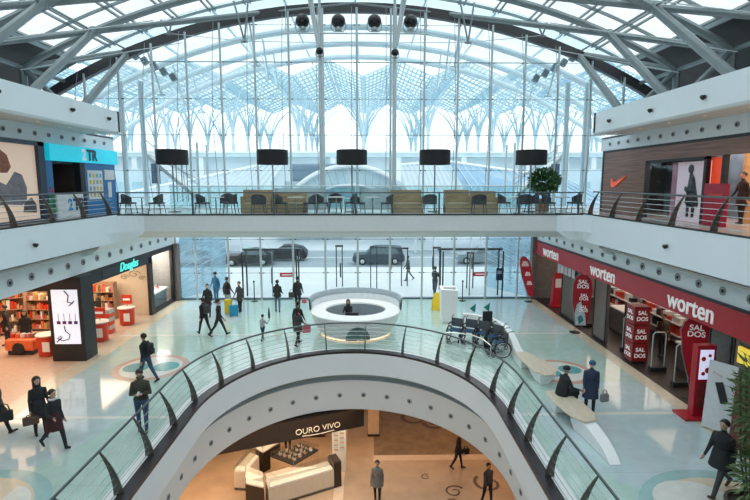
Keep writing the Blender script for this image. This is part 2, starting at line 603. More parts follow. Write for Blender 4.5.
# bridge carrying the cafe
bx0, bx1 = side_x(-1, W2), side_x(1, W2)
br = sroot('floor_bridge')
m = MB()
m.prism([(YB, L2), (YB, 4.90), (YB + .15, 4.80), (YB + 1.3, 4.49), (YB + 5, 4.55), (YB + 6.2, 4.9), (YB + 6.2, L2)], bx0, bx1, 'x')
m.build('deck', mat('bridge_plaster', (.70, .76, .78), .55, var=.02), br)
MB().bb(bx0, bx1, YB - .02, YB + .10, L2, L2 + .06).build('edge_rail', dark, br)
MB().bb(bx0 + .1, bx1 - .1, YB + .3, YB + 6.1, L2, L2 + .004).build('deck_floor', mat('cafe_floor', (.62, .64, .64), .2, var=.04), br)
# curved corners where the bridge meets the galleries
for s in (-1, 1):
    m = MB()
    e = side_x(s, W2)
    rings = []
    for zz, bulge in ((L2, .7), (4.90, .7), (4.5, .35)):
        pts = []
        for k in range(9):
            t = (PI / 2) * k / 8
            r = bulge * 1.6
            pts.append((e - s * (r - r * math.sin(t)), YB - (r - r * math.cos(t)) - .005, zz))
        pts.append((e + s * .05, YB - bulge * 1.6, zz)); pts.append((e + s * .05, YB + .2, zz)); pts.append((e - s * bulge * 1.6, YB + .2, zz))
        rings.append(pts)
    m.loft(rings)
    m.build('corner', plaster, br, smooth=False)
# ================================================================ roof and glass facade
RR, ZC = 34.0, 16.85 - 34.0


def arch_z(x, dr=0.0): return ZC + math.sqrt((RR + dr) ** 2 - (x - CX) ** 2)


def arch_pt(u, y, dr=0.0):
    """u = angle from the vertical (radians)"""
    return (CX + (RR + dr) * math.sin(u), y, ZC + (RR + dr) * math.cos(u))


UE = math.asin(16.4 / RR)
roof = sroot('ceiling')
RIBS = [29.9, 26.1, 22.2, 18.3, 14.4, 10.5, 6.6]
UN = math.asin(12.8 / RR)
for y in RIBS:
    n = 30
    MB().path([arch_pt(-UE + 2 * UE * k / n, y) for k in range(n + 1)], .18, 8).build('arch_rib', steel, roof, smooth=True)
US = [-UE, -UN, -UN * .36, UN * .36, UN, UE]
for i in range(len(RIBS) - 1):
    y1, y0 = RIBS[i], RIBS[i + 1]
    for s in (-1, 1):
        Nf = arch_pt(s * UN, y1)
        Q = arch_pt(s * UE, y0)
        MB().tube(Q, Nf, .15).build('diagonal_tube', steel, roof, smooth=True)
        MB().tube(arch_pt(s * UN, y0), arch_pt(s * UN * .36, y1), .15).build('diagonal_tube', steel, roof, smooth=True)
        # main strut from the slab edge up to the node, doubled foot
        xs = side_x(s, 13.3)
        MB().tube((xs, y0 - 1.7, L3 - .1), Nf, .19).build('strut', steel, roof, smooth=True)
        MB().tube((xs + s * .0, y0 - .6, L3 - .1), Q, .14).build('strut', steel, roof, smooth=True)
        MB().tube((side_x(s, 16.4), y0, Q[2]), (side_x(s, 16.4), y0, L3 - .1), .17).build('column', steel, roof, smooth=True)
        MB().tube(Q, arch_pt(s * UE, y1), .11).build('edge_tube', steel, roof, smooth=True)
        MB().tube(Nf, arch_pt(s * UN, y0), .05).build('tie_rod', steel, roof)
        MB().tube((side_x(s, 15.9), y0 - 1, 12.3), arch_pt(s * UN * .75, y1 - 1, -.9), .025).build('tie_rod', steel_l, roof)
    MB().tube(arch_pt(0, y0, -1.1), arch_pt(-UN * .36, y1), .05).build('tie_rod', steel, roof)
    MB().tube(arch_pt(0, y0, -1.1), arch_pt(UN * .36, y1), .05).build('tie_rod', steel, roof)
# nodes
for y in RIBS:
    for u in (-UN, UN):
        MB().ball(arch_pt(u, y), .26, 10).build('node', steel, roof, smooth=True)
# glazing grid above the ribs
yb0, yb1 = -8, 30.1
DR = .85
UG = math.asin(15.35 / RR)
npur = 16
for k in range(npur + 1):
    u = -UG + 2 * UG * k / npur
    m = MB()
    for du in (-.0042, .0042):
        x, _, z = arch_pt(u + du, 0, DR - .12)
        m.box((x, (yb0 + yb1) / 2, z), (.07, yb1 - yb0, .14), ry=u)
    m.build('purlin', steel, roof)
for k in range(20):
    y = 29.9 - 1.95 * k
    if y < -8: break
    n = 32
    m = MB()
    rings = []
    for j in range(n + 1):
        u = -UG + 2 * UG * j / n
        a, b = arch_pt(u, y - .04, DR - .16), arch_pt(u, y + .04, DR - .16)
        c, d = arch_pt(u, y + .04, DR - .02), arch_pt(u, y - .04, DR - .02)
        rings.append([a, b, c, d])
    m.loft(rings)
    m.build('glazing_bar', steel, roof)
m = MB()
n = 32
m.loft([[arch_pt(-UG + 2 * UG * j / n, yb0, DR), arch_pt(-UG + 2 * UG * j / n, yb1, DR)] for j in range(n + 1)], cap=False, closed=False)
m.build('roof_glass', roofglass, roof)
for s in (-1, 1):
    m = MB()
    U2 = math.asin(19.2 / RR)
    rg = []
    for j in range(7):
        u = s * (UG + (U2 - UG) * j / 6)
        rg.append([arch_pt(u, yb0, DR - .1), arch_pt(u, yb1, DR - .1), arch_pt(u, yb1, DR + .1), arch_pt(u, yb0, DR + .1)])
    m.loft(rg)
    m.build('solid_roof', roofdark, roof)
    m = MB()
    x, _, z = arch_pt(s * UG, 0, DR - .12)
    m.box((x, (yb0 + yb1) / 2, z), (.22, yb1 - yb0, .2), ry=s * UG)
    m.build('roof_gutter', steel_l, roof)
# dark arched beam over the facade
m = MB(); rg = []
n = 48
U3 = math.asin(19.0 / RR)
for j in range(n + 1):
    u = -U3 + 2 * U3 * j / n
    rg.append([arch_pt(u, FY - .12, -.42), arch_pt(u, FY + .25, -.42), arch_pt(u, FY + .25, .08), arch_pt(u, FY - .12, .08)])
m.loft(rg); m.build('arch_beam', archdark, roof)
m = MB(); rg = []
for j in range(n + 1):
    u = -U3 + 2 * U3 * j / n
    rg.append([arch_pt(u, FY + .1, -.05), arch_pt(u, FY + .16, -.05), arch_pt(u, FY + .16, DR), arch_pt(u, FY + .1, DR)])
m.loft(rg); m.build('arch_fascia', roofglass, roof)
for s in (-1, 1):
    for j in range(6):
        xx = side_x(s, 14.9 + .5 * j)

# V hangers and the lower chord cable in front of the facade
VH = [(-10.4, 14.8, .9), (-6.45, 14.42, 1.1), (5.5, 14.42, 1.1), (9.5, 14.8, .9)]
for x, z, wd in VH:
    m = MB()
    for dx in (-wd * .45, wd * .25):
        m.tube((x, 28, z), (x + dx, 28, arch_z(x + dx) + .2), .05)
    m.ball((x, 28, z), .10, 8)
    m.tube((x - .18, 28, z - .02), (x + .18, 28, z - .02), .05)
    m.build('v_hanger', steel, roof)
for x, dx in ((-2.45, -.45), (1.6, .45)):
    m = MB()
    m.tube((x, 27, 14.0), (x + dx, 27, 16.8), .09, r1=.16); m.tube((x, 27, 14.0), (x - dx * .3, 27, 16.8), .07)
    m.build('v_hanger', steel_l, roof)
m = MB(); m.path([(-10.4, 28, 14.8), (-6.45, 28, 14.42), (-2.45, 27.3, 14.2), (1.6, 27.3, 14.2), (5.5, 28, 14.42), (9.5, 28, 14.8)], .02, 5)
m.build('tie_cable', steel_l, roof)

# glass facade
fac = sroot('wall_front')
MX = [CX + .1 + 1.92 * k for k in range(-8, 9)]
for k, x in enumerate(MX):
    kk = k - 8
    low = 0 if abs(kk) <= 5 else L2 - 1.0
    top = arch_z(x) - .2
    big = kk in (-2, -1 + 1 - 1 + 0) and False
    r = .065
    MB().tube((x, FY - .12, low), (x, FY - .12, top), r, 8).build('mast', steel_l, fac, smooth=True)
    # bowed stay in front of the mast with short spreader arms
    pts = []
    zlo = max(low, L2) + .1
    for j in range(9):
        t = j / 8
        pts.append((x - .28, FY - .25 - .75 * math.sin(PI * t), zlo + (top - zlo) * t))
    MB().path(pts, .018, 5).build('stay_cable', steel, fac)
    m = MB()
    z = 1.6
    while z < top - .3:
        if z > low:
            m.box((x, FY - .02, z), (.30, .05, .035)); m.box((x, FY - .02, z), (.035, .05, .30))
            m.ball((x - .14, FY + .0, z), .04, 6); m.ball((x + .14, FY + .0, z), .04, 6)
        z += 2.02
    m.build('glass_clamp', dark, fac)
for x in (-2.52, 1.62):
    MB().tube((x, FY - .55, L2 - .6), (x, FY - .55, arch_z(x) - .3), .125, 10).build('mast', steel_l, fac, smooth=True)
for z in (1.6 + 2.02 * 4, 1.6 + 2.02 * 6):
    MB().tube((side_x(-1, 14.5 if z < 13 else 12), FY - .1, z), (side_x(1, 14.5 if z < 13 else 12), FY - .1, z), .018, 5).build('tie_rod', steel, fac)
m = MB()
vsx = [side_x(-1, 17.5) + 35.0 * j / 40 for j in range(41)]
m.loft([[(x, FY, L2 - 1.0), (x, FY, arch_z(x))] for x in vsx], cap=False, closed=False)
MB().bb(LW, RW, FY - .005, FY + .005, 0.05, L2 - 1.0).build('entrance_glass', glass_low, fac)
m.build('glass_skin', glass, fac)
m = MB()
z = 1.6
while z < 16.3:
    dx2 = (RR - .3) ** 2 - (z - ZC) ** 2
    hw = min(17.0, math.sqrt(dx2)) if dx2 > 0 else 0
    if z < L2 - .9: hw = 10.4
    m.box((CX, FY + .008, z), (2 * hw, .012, .02)); z += 2.02
for x in MX:
    m.box((x, FY + .012, (arch_z(x)) / 2 + 2), (.02, .012, arch_z(x) - 4.4))
m.build('glazing_joint', steel, fac)
MB().bb(LW, RW, FY - .12, FY + .12, 0, .07).build('sill', mat('sill_blue', (.06, .11, .17), .3, .3), fac)
MB().bb(LW, LW + .25, FY - .35, FY + .1, 0, 3.4).build('corner_post', mat('corner_brown', (.17, .15, .14), .5), fac)
MB().bb(RW - .25, RW, FY - .35, FY + .1, 0, 3.9).build('corner_post', mat('corner_brown', (.17, .15, .14), .5), fac)
for a_, b_, nm_ in ((-19, LW, 'left'), (RW, 19, 'right')):
    struct('wall_end_' + nm_, MB().bb(a_, b_, FY, FY + .25, 0, L2 - 1.0), mat('end_wall', (.30, .26, .23), .6, var=.1))
# slab strip that the upper glass stands on at the far ends
for s, nm in ((-1, 'left'), (1, 'right')):
    struct('floor_corner_' + nm, MB().bb(side_x(s, W2 + .2), side_x(s, 19), YB + 6.2, FY + .2, L2 - 1.0, L2), plaster)

# entrance doorway frames in the facade
def door_frame(i, x0, x1, h=2.9):
    r = sroot('door_%d' % i)
    m = MB()
    m.bb(x0 - .04, x0 + .04, FY - .2, FY - .13, 0, h); m.bb(x1 - .04, x1 + .04, FY - .2, FY - .13, 0, h)
    m.bb(x0 - .04, x0 + .04, FY + .9, FY + .8, 0, h); m.bb(x1 - .04, x1 + .04, FY + .9, FY + .8, 0, h); m.bb(x0 - .2, x1 + .2, FY + .75, FY + .95, h - .06, h + .06)
    m.build('door_frame', dark, r)
    xm = (x0 + x1) / 2
    for a, b in ((x0, xm), (xm, x1)):
        m = MB(); m.bb(a + .06, b - .02, FY + .70, FY + .72, .05, h - .2); m.build('door_leaf', shopglass, r)
    m = MB(); m.bb(xm - .03, xm + .03, FY + .66, FY + .74, 0, h - .15); m.build('door_stile', steel, r)


door_frame(1, -7.35, -4.15)
door_frame(2, 4.6, 8.2)

# spotlights on a rail under the arch
sr = thing('spotlight_rail', 'thin horizontal rail carrying the row of round spotlights under the roof arch', 'rail', (-.5, 28.4, 15.05))
MB().tube((-4.4, 28.4, 14.96), (3.4, 28.4, 14.96), .04).build('rail', steel_l, sr)
for x in (-4.3, 3.3): MB().tube((x, 28.4, 14.96), (x, 28.4, 16.5), .025).build('hanger', steel_l, sr)
blackgl = mat('lamp_black', (.01, .01, .012), .15, var=.2)


def spot(x, y, z, r, label, drop=.0):
    t = thing('spotlight', label, 'spotlight', (x, y, z - r * 1.2), 0, None)
    m = MB()
    m.lathe([(r * .5, -r * 1.2), (r * .62, -r * 1.0), (r * .66, -r * .6), (r * .3, -r * .5)], (x, y, z), 20)
    m.build('housing', chrome, t, smooth=True)
    m = MB(); m.ball((x, y - .06, z + r * .1), r * 1.05, 18, sc=(1, .9, .98)); m.build('reflector', blackgl, t, smooth=True)
    m = MB(); m.path([(x - r * 1.08, y, z), (x - r * 1.08, y, z - r * .9), (x - r * .7, y, z - r * 1.3), (x + r * .7, y, z - r * 1.3), (x + r * 1.08, y, z - r * .9), (x + r * 1.08, y, z)], .025, 6)
    m.build('yoke', steel, t)


names = ['leftmost large round black spotlight on the rail under the roof arch', 'second from left large round black spotlight on the roof rail',
         'third from left large round black spotlight on the roof rail', 'rightmost large round black spotlight on the rail under the roof arch']
for x, l in zip((-3.38, -1.46, .48, 2.42), names): spot(x, 28.3, 15.5, .36, l)
spot(-2.53, 28.8, 14.1, .2, 'small round spotlight on the left thick facade mast')
spot(1.62, 28.8, 14.05, .2, 'small round spotlight on the right thick facade mast')

# ================================================================ outside: canopy ribs, ground, road
oc = sroot('ceiling_outside')
for y in (33.7, 37.6, 41.5):
    n = 30
    UO = math.asin(21 / RR)
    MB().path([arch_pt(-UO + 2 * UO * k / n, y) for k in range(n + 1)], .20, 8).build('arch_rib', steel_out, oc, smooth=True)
    pass
    for u in (-UN, -UN * .5, UN * .5, UN):
        m = MB(); a = arch_pt(u, y - 1.6, -2.2)
        m.tube(a, arch_pt(u * 1.06, y, 0), .06); m.tube(a, arch_pt(u * .94, y - 3.2, 0), .06); m.box(a, (.5, .1, .08))
        m.build('v_hanger', steel_out, oc)
for k in range(9):
    u = -UG + 2 * UG * k / 8
    m = MB()
    x, _, z = arch_pt(u, 0, DR - .12)
    m.box((x, 38.2, z), (.10, 16.2, .16), ry=u)
    m.build('purlin', steel_out, oc)
m = MB(); n = 24
m.loft([[arch_pt(-UG + 2 * UG * j / n, 30.2, DR), arch_pt(-UG + 2 * UG * j / n, 46, DR)] for j in range(n + 1)], cap=False, closed=False)
m.build('roof_glass', roofglass, oc)
# row of small louvre boxes on each side of the outer canopy
for s in (-1, 1):
    for j in range(5):
        x = side_x(s, 13.2 - j * .55); y = 31.5
        MB().box((x, y, 14.5 - .31 * j), (.34, .3, .4), ry=s * .5).build('louvre_box', mat('louvre', (.10, .16, .19), .4), oc)
    for j in range(2):
        xx = side_x(s, 13.0 + 1.2 * j)
        MB().tube((xx, 31.5, 0), (xx, 31.5, 13), .16).build('column', steel_out, oc)
    # vestibule glass wing walls outside
    wl = sroot('wall_wing_' + ('left' if s < 0 else 'right'))
    x0 = side_x(s, 10.6); x1 = side_x(s, 8.7)
    m = MB(); m.loft([[(x0, FY + .3, 0), (x0, FY + .3, 4.4)], [(x1, FY + 3.4, 0), (x1, FY + 3.4, 4.4)]], cap=False, closed=False)
    m.build('wing_glass', glassmat('wing_glass', (.45, .66, .78), .45, .05, (.36, .56, .68)), wl)
    m = MB()
    for j in range(8):
        z = .3 + j * .55
        m.tube((x0, FY + .28, z * .75), (x1, FY + 3.38, min(4.4, z * .75 + .9)), .018, 5)
    m.build('wing_reflection_bar', steel_out, wl)  # slanted bars stand in for diagonal lines reflected in the glass

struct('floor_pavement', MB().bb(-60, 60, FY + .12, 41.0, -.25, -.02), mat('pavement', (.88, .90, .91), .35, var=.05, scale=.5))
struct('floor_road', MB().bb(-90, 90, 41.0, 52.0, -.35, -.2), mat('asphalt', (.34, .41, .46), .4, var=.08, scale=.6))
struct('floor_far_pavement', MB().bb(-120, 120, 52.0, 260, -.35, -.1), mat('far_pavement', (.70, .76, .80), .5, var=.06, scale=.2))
m = MB()
for y in (47.4, 56.0, 60.5): m.bb(-60, 60, y, y + .35, -.2, -.085 if y > 52 else -.19)
struct('trim_road_lines', m, mat('road_white', (.8, .82, .84), .5))
# ================================================================ the station outside
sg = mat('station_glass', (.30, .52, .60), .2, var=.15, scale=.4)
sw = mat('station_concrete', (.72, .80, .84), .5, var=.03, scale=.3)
plt = thing('station_platform', 'long raised station platform far beyond the glass facade', 'platform', (0, 100, -.1))
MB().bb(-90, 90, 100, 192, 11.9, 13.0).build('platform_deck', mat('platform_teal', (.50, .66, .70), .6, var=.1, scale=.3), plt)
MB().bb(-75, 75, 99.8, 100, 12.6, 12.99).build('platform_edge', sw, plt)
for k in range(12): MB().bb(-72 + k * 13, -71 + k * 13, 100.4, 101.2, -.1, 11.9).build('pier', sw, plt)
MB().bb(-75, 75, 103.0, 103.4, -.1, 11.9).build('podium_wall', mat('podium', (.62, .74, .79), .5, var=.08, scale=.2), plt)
prl = thing('platform_railing', 'pale railing along the edge of the raised station platform', 'railing', (0, 100.2, 13.0))
m = MB()
for z in (14.0, 14.8, 15.6): m.bb(-75, 75, 100.2, 100.26, z, z + .10)
m.build('rails', steel_far, prl)
for k in range(50): MB().bb(-74 + k * 3, -73.88 + k * 3, 100.2, 100.3, 13.0, 15.7).build('post', steel_far, prl)

PITCH = 16.0


def canopy_tree():
    r = thing('canopy_tree', 'white branching steel column carrying a slatted glass roof bay of the station', 'station column', (0, 0, 13.0), 0, 'branching columns of the station canopy')
    h = PITCH / 2
    m = MB()
    zt = 19.5
    for k in range(4):
        a = PI / 4 + k * PI / 2
        pts = []
        for j in range(9):
            t = j / 8
            q = (h - .3) * 1.414 * (t ** 2.3)
            pts.append((math.cos(a) * q, math.sin(a) * q, 2.5 + (zt - 2.2) * (1 - (1 - t) ** 1.25) * .98))
        m.path(pts, .3, 6, rs=[.30 - .2 * j / 8 for j in range(9)])
    for k in range(4):
        a = k * PI / 2
        pts = []
        for j in range(9):
            t = j / 8
            q = (h - .3) * (t ** 2.2)
            pts.append((math.cos(a) * q, math.sin(a) * q, 2.5 + (zt - 4.0) * (1 - (1 - t) ** 1.2)))
        m.path(pts, .2, 6, rs=[.26 - .17 * j / 8 for j in range(9)])
    m.tube((0, 0, 0), (0, 0, 3.4), .5, 10, r1=.35)
    m.build('branches', steel_far, r, world=False)
    # roof: ridges at the bay edges, valley over the column
    m = MB()
    for s in (-1, 1):
        for j in range(8):
            x = s * (j + .5) * (h - .25) / 8
            z = 18.0 + 3.4 * ((abs(x) / h))
            m.box((x, 0, z), (.30, PITCH - .5, .10), ry=-s * .4)
    m.build('roof_slats', steel_far, r, world=False)
    m = MB()
    for s in (-1, 1):
        for y in (-h, -h / 2, 0, h / 2, h):
            m.path([(0, y * .96, 17.9), (s * h * .5, y * .96, 19.5), (s * (h - .25), y * .96, 21.2)], .18, 5)
        m.tube((s * (h - .25), -h + .3, 21.3), (s * (h - .25), h - .3, 21.3), .2, 6)
    m.tube((0, -h + .3, 17.9), (0, h - .3, 17.9), .25, 6)
    m.build('roof_ribs', steel_far, r, world=False)
    m = MB()
    for s in (-1, 1):
        hh = h - .25
        m.add([(0, -hh, 18.1), (s * hh, -hh, 21.4), (s * hh, hh, 21.4), (0, hh, 18.1)], [(0, 1, 2, 3)])
    m.build('roof_glass', glassmat('canopy_glass', (.80, .92, .96), .10, .02), r, world=False)
    return r


ct = canopy_tree()
first = True
ROWN = ['nearest', 'second', 'third', 'farthest', 'last']
COLN = ['far left end', 'second from left', 'third from left', 'fourth from left', 'just left of centre', 'at the centre', 'just right of centre', 'fourth from right', 'third from right', 'second from right', 'far right end']
for j in range(4):
    for i in range(-5, 6):
        loc = (-.6 + i * PITCH, 126 + j * PITCH, 13.0)
        lab = 'white branching station column, %s row, %s' % (ROWN[j], COLN[i + 5])
        if first: ct.location = loc; ct['label'] = lab; first = False
        else: copytree(ct, loc=loc, label=lab)

# arched entrance canopy of the station
ac = thing('arched_canopy', 'white segmental arched glass canopy standing in the middle of the station forecourt', 'canopy', (-1.88, 60, -.1))
def arc2(rx, rz, n=28, zc=-1.0, lo=.18): return [(-1.88 - rx * math.cos(lo + (PI - 2 * lo) * k / n), zc + rz * math.sin(lo + (PI - 2 * lo) * k / n)) for k in range(n + 1)]
A, B = arc2(9.5, 9.9), arc2(7.9, 7.7)
m = MB()
m.loft([[(A[k][0], 60, A[k][1]) for k in range(29)], [(A[k][0], 66, A[k][1] - .2) for k in range(29)]], cap=False, closed=False)
m.path([(x, 60, z) for x, z in A], .28, 6); m.build('outer_arch', sw, ac)
MB().path([(x, 60.3, z) for x, z in B], .14, 6).build('inner_arch', sw, ac)
m = MB()
for k in range(1, 28, 1): m.tube((A[k][0], 60, A[k][1]), (B[k][0] * 1.0 + .25, 60.3, B[k][1]), .05, 5)
m.build('radial_rib', mat('rib_blue', (.30, .42, .50), .5), ac)
m = MB()
m.loft([[(A[k][0], 60.4, A[k][1]) for k in range(29)], [(B[k][0], 60.6, B[k][1]) for k in range(29)]], cap=False, closed=False)
m.build('arch_glass', mat('arch_pale_glass', (.52, .70, .76), .3, var=.1, scale=.5), ac)
m = MB()
m.prism([(x, z) for x, z in B] , 61.0, 61.2, 'y'); m.build('glass_wall', mat('arch_teal_glass', (.16, .36, .43), .2, var=.45, scale=.5), ac)
m = MB()
for z in (3.4, 5.0): m.bb(-9, 5.4, 60.8, 60.9, z, z + .12)
for k in range(8): m.bb(-8.5 + 1.9 * k, -8.4 + 1.9 * k, 60.8, 60.9, 0, 5.3)
m.build('glazing_bar', sw, ac)


def ribbed_roof(label, p0, p1, q0, q1, n, cov, nm):
    r = thing('ribbed_roof', label, 'roof', (p0[0], p0[1], -.1))
    p0, p1, q0, q1 = map(Vector, (p0, p1, q0, q1))
    m = MB(); m.loft([[p0, p1], [q0, q1]], cap=False, closed=False); m.build('covering', cov, r)
    m = MB(); m.tube(p0, p1, .28, 6); m.build('ridge_beam', sw, r)
    m = MB(); m.tube(q0, q1, .2, 6); m.build('eaves_beam', sw, r)
    m = MB()
    for k in range(n + 1):
        a = p0.lerp(p1, k / n); b = q0.lerp(q1, min(1, max(0, (k / n) )))
        m.tube(a + Vector((0, -.1, .1)), b + Vector((0, -.1, .1)), .07, 5)
    m.build('rib', steel_far, r)
    m = MB()
    for t in (0.0, .33, .66, 1.0):
        a = q0.lerp(q1, t); m.tube((a.x, a.y, -.1), a, .12, 6)
    m.build('support_post', sw, r)
    return r


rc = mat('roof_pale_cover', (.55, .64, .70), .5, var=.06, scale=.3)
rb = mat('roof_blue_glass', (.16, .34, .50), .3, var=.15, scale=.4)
ribbed_roof('long pale ribbed roof sloping up to the right, left of the arched canopy', (-30, 62, 5.4), (-9.6, 62, 9.6), (-34, 50, 2.4), (-12.5, 50, 3.0), 26, rc, 1)
ribbed_roof('pale ribbed roof immediately right of the arched canopy', (4.2, 62, 9.0), (9.2, 62, 9.3), (5.0, 50, 3.0), (10.6, 50, 3.0), 9, rc, 2)
ribbed_roof('blue glazed ribbed roof sloping down at the far right of the forecourt', (10.0, 62, 9.4), (24.5, 62, 7.4), (11.6, 50, 3.0), (30, 50, 2.4), 16, rb, 3)
cr = thing('coach', 'dark coach parked between the left ribbed roof and the arched canopy', 'coach', (-7.5, 68, -.1))
m = MB(); m.box((-6.5, 70, 8.3), (7.5, 2.5, 2.4)); m.build('body', mat('coach_slate', (.13, .22, .30), .3), cr, bevel=.3)
m = MB(); m.box((-6.5, 70, 3.5), (9.0, 3.5, 7.2)); m.build('base_wall', mat('kiosk_grey', (.40, .52, .58), .5), cr)
cr.name = 'kiosk_building'; cr['label'] = 'slate blue box-shaped building top behind the arched canopy at its left'; cr['category'] = 'building'
for (x, w_, h_, l) in ((-46, 22, 9, 'low pale blue station wing at the far left of the forecourt'), (43, 26, 9, 'low pale blue station wing at the far right of the forecourt')):
    b = thing('station_wing', l, 'building', (x, 84, -.1))
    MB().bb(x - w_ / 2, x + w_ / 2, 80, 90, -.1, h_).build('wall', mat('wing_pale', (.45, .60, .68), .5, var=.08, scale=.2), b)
    m = MB()
    for k in range(8): m.bb(x - w_ / 2 + 1 + k * w_ / 8, x - w_ / 2 + 2.6 + k * w_ / 8, 79.9, 80.05, 3, 7)
    m.build('window_band', sg, b)

# escalator shafts standing outside at both ends of the facade
for s, l in ((-1, 'outdoor steel stair tower beyond the left end of the upper glass facade'), (1, 'outdoor steel stair tower beyond the right end of the upper glass facade')):
    t = thing('stair_tower', l, 'stair', (side_x(s, 12.3), 35, -.1))
    m = MB()
    xa, xb = side_x(s, 10.6), side_x(s, 14.2)
    for x in (xa, xb):
        for y in (34, 36): m.tube((x, y, -.1), (x, y, 9.6), .08, 6)
    m.build('frame', steel_l, t)
    m = MB()
    m.loft([[(xa, 34, 5.6), (xa, 34, 5.9), (xa, 35.5, 5.9), (xa, 35.5, 5.6)], [(xb, 34, 8.8), (xb, 34, 9.1), (xb, 35.5, 9.1), (xb, 35.5, 8.8)]])
    m.loft([[(xb, 34, 2.2), (xb, 34, 2.5), (xb, 35.5, 2.5), (xb, 35.5, 2.2)], [(xa, 34, 5.3), (xa, 34, 5.6), (xa, 35.5, 5.6), (xa, 35.5, 5.3)]])
    m.build('flight', steel_l, t)
    m = MB(); m.tube((xa, 33.9, 6.8), (xb, 33.9, 10.0), .05, 6); m.tube((xa, 33.9, 7.2), (xb, 33.9, 9.0), .04, 6); m.build('handrail', steel_l, t)
    m = MB()
    for k in range(3): m.bb(side_x(s, 11.2 + .35 * k), side_x(s, 11.24 + .35 * k), 33.6, 33.66, 5.7, 8.2)
    m.build('upright_bars', dark, t)
    MB().bb(side_x(s, 13.0), side_x(s, 13.5), 33.5, 33.7, 6.9, 8.2).build('notice_panel', mat('notice_blue', (.03, .08, .16), .4), t)


# cars
def car(label, loc, rz, body, L=4.3, tall=1.45, suv=False, group=None, top=None):
    r = thing('car', label, 'car', loc, rz, group)
    W_ = 1.75; h = tall
    g0 = .22
    prof = [(-L / 2, g0 + .15), (-L / 2, .62), (-L / 2 + .1, .85), (-L * .18 if not suv else -L * .24, .95), (-L * .02 if not suv else -L * .12, h - .04), (0, h), (L * .22, h), (L * (.40 if not suv else .44), h - (.08 if suv else .2)), (L * .47, .95), (L / 2, .8), (L / 2, g0 + .15), (L / 2 - .2, g0), (-L / 2 + .2, g0)]
    m = MB()
    rg = []
    for yy, sc in ((-W_ / 2, .96), (-W_ / 2 + .08, 1.0), (W_ / 2 - .08, 1.0), (W_ / 2, .96)):
        rg.append([(x * sc, yy * (1 if z < 1.0 else .84), z if z > .3 else z) for x, z in prof])
    m.loft(rg)
    m.build('body', [body], r, world=False, smooth=True, bevel=.04)
    gl = mat('car_glass', (.16, .21, .24), .12, var=.1, spec=.5)
    m = MB()
    for s in (-1, 1):
        y = s * (W_ / 2 + .006)
        yt = s * (W_ / 2 * .875 + .02)
        x0 = -L * .15 if not suv else -L * .2
        m.add([(x0, y, .97), (L * .40, y, .97), (L * .32, yt, h - .14), (-L * .02 if not suv else -L * .1, yt, h - .12)], [(0, 1, 2, 3)])
    m.build('side_window', gl, r, world=False)
    m = MB()
    if suv: xa, xb = -L * .235, -L * .125
    else: xa, xb = -L * .175, -L * .025
    m.add([(xa - .02, -W_ * .40, .98), (xa - .02, W_ * .40, .98), (xb - .02, W_ * .38, h - .06), (xb - .02, -W_ * .38, h - .06)], [(0, 1, 2, 3)])
    m.build('windscreen', gl, r, world=False)
    for sx in (-1, 1):
        for sy in (-1, 1):
            m = MB()
            c = (sx * L * .31, sy * (W_ / 2 - .06), .32)
            rings = []
            for q, yy in ((.32, -.1), (.33, -.06), (.33, .06), (.32, .1)):
                rings.append([(c[0] + q * math.cos(2 * PI * k / 18), c[1] + yy, c[2] + q * math.sin(2 * PI * k / 18)) for k in range(18)])
            m.loft(rings)
            w = m.build('wheel', mat('tyre', (.015, .015, .016), .7), r, world=False)
            m = MB()
            rings = [[(c[0] + q * math.cos(2 * PI * k / 18), c[1] + sy * yy, c[2] + q * math.sin(2 * PI * k / 18)) for k in range(18)] for q, yy in ((.19, .10), (.18, .115), (.03, .115))]
            m.loft(rings); m.build('hub_cap', chrome, w, world=False)
    m = MB()
    for sy in (-1, 1): m.box((-L / 2 + .05, sy * .6, .68), (.12, .3, .12))
    m.build('headlight', white, r, world=False)
    if top: 
        m = MB(); m.loft([[(-L * .02, y, h + .012) for y in (-.6, .6)], [(L * .3, y, h - .03) for y in (-.6, .6)]], cap=False, closed=False)
        m.build('roof_panel', top, r, world=False)
        MB().box((L * .08, 0, h + .09), (.2, .5, .14)).build('roof_sign', white, r, world=False)
    return r


car('black and green taxi with a roof sign parked outside the glass facade', (-10.3, 43.6, -.2), .08, mat('taxi_black', (.02, .028, .032), .4, var=.1, spec=.3), top=mat('taxi_green', (.10, .55, .42), .3))
car('black saloon car parked just behind the green-roofed taxi', (-7.6, 46.2, -.2), .05, mat('car_black', (.012, .015, .02), .4, var=.1, spec=.3))
car('dark grey estate car seen above the round desk through the facade', (1.1, 44.0, -.2), 0, mat('car_slate', (.05, .075, .10), .4, var=.1, spec=.3), L=4.6, tall=1.6, suv=True)
car('silver grey car parked at the right end of the road outside', (10.2, 44.2, -.2), 0, mat('car_silver', (.30, .35, .38), .25, var=.1), L=4.4, tall=1.5)
car('white car mostly hidden at the left end of the road outside', (-15.2, 44.0, -.2), 0, mat('car_white', (.72, .76, .8), .25, var=.03))
for k, (x, y) in enumerate(((-16.4, 39.9), (-13.2, 39.9), (-6.55, 34.3), (-1.9, 36.6), (5.4, 39.9), (8.6, 39.9), (2.0, 39.9), (9.5, 34))):
    t = thing('bollard', ['slim steel bollard on the pavement', 'slim steel bollard on the pavement'][0] + ' outside, ' + ['leftmost at the kerb', 'second from left at the kerb', 'by the left doorway', 'behind the round desk', 'near the silver car, left one', 'near the silver car, right one', 'by the grey estate car', 'close to the right glass wing'][k], 'bollard', (x, y, -.02), 0, 'pavement bollards')
    MB().tube((x, y, -.02), (x, y, 1.0), .06, 8).build('post', dark, t)
    MB().lathe([(.065, .0), (.07, .05), (.04, .09)], (x, y, 1.0), 10).build('cap', steel, t)
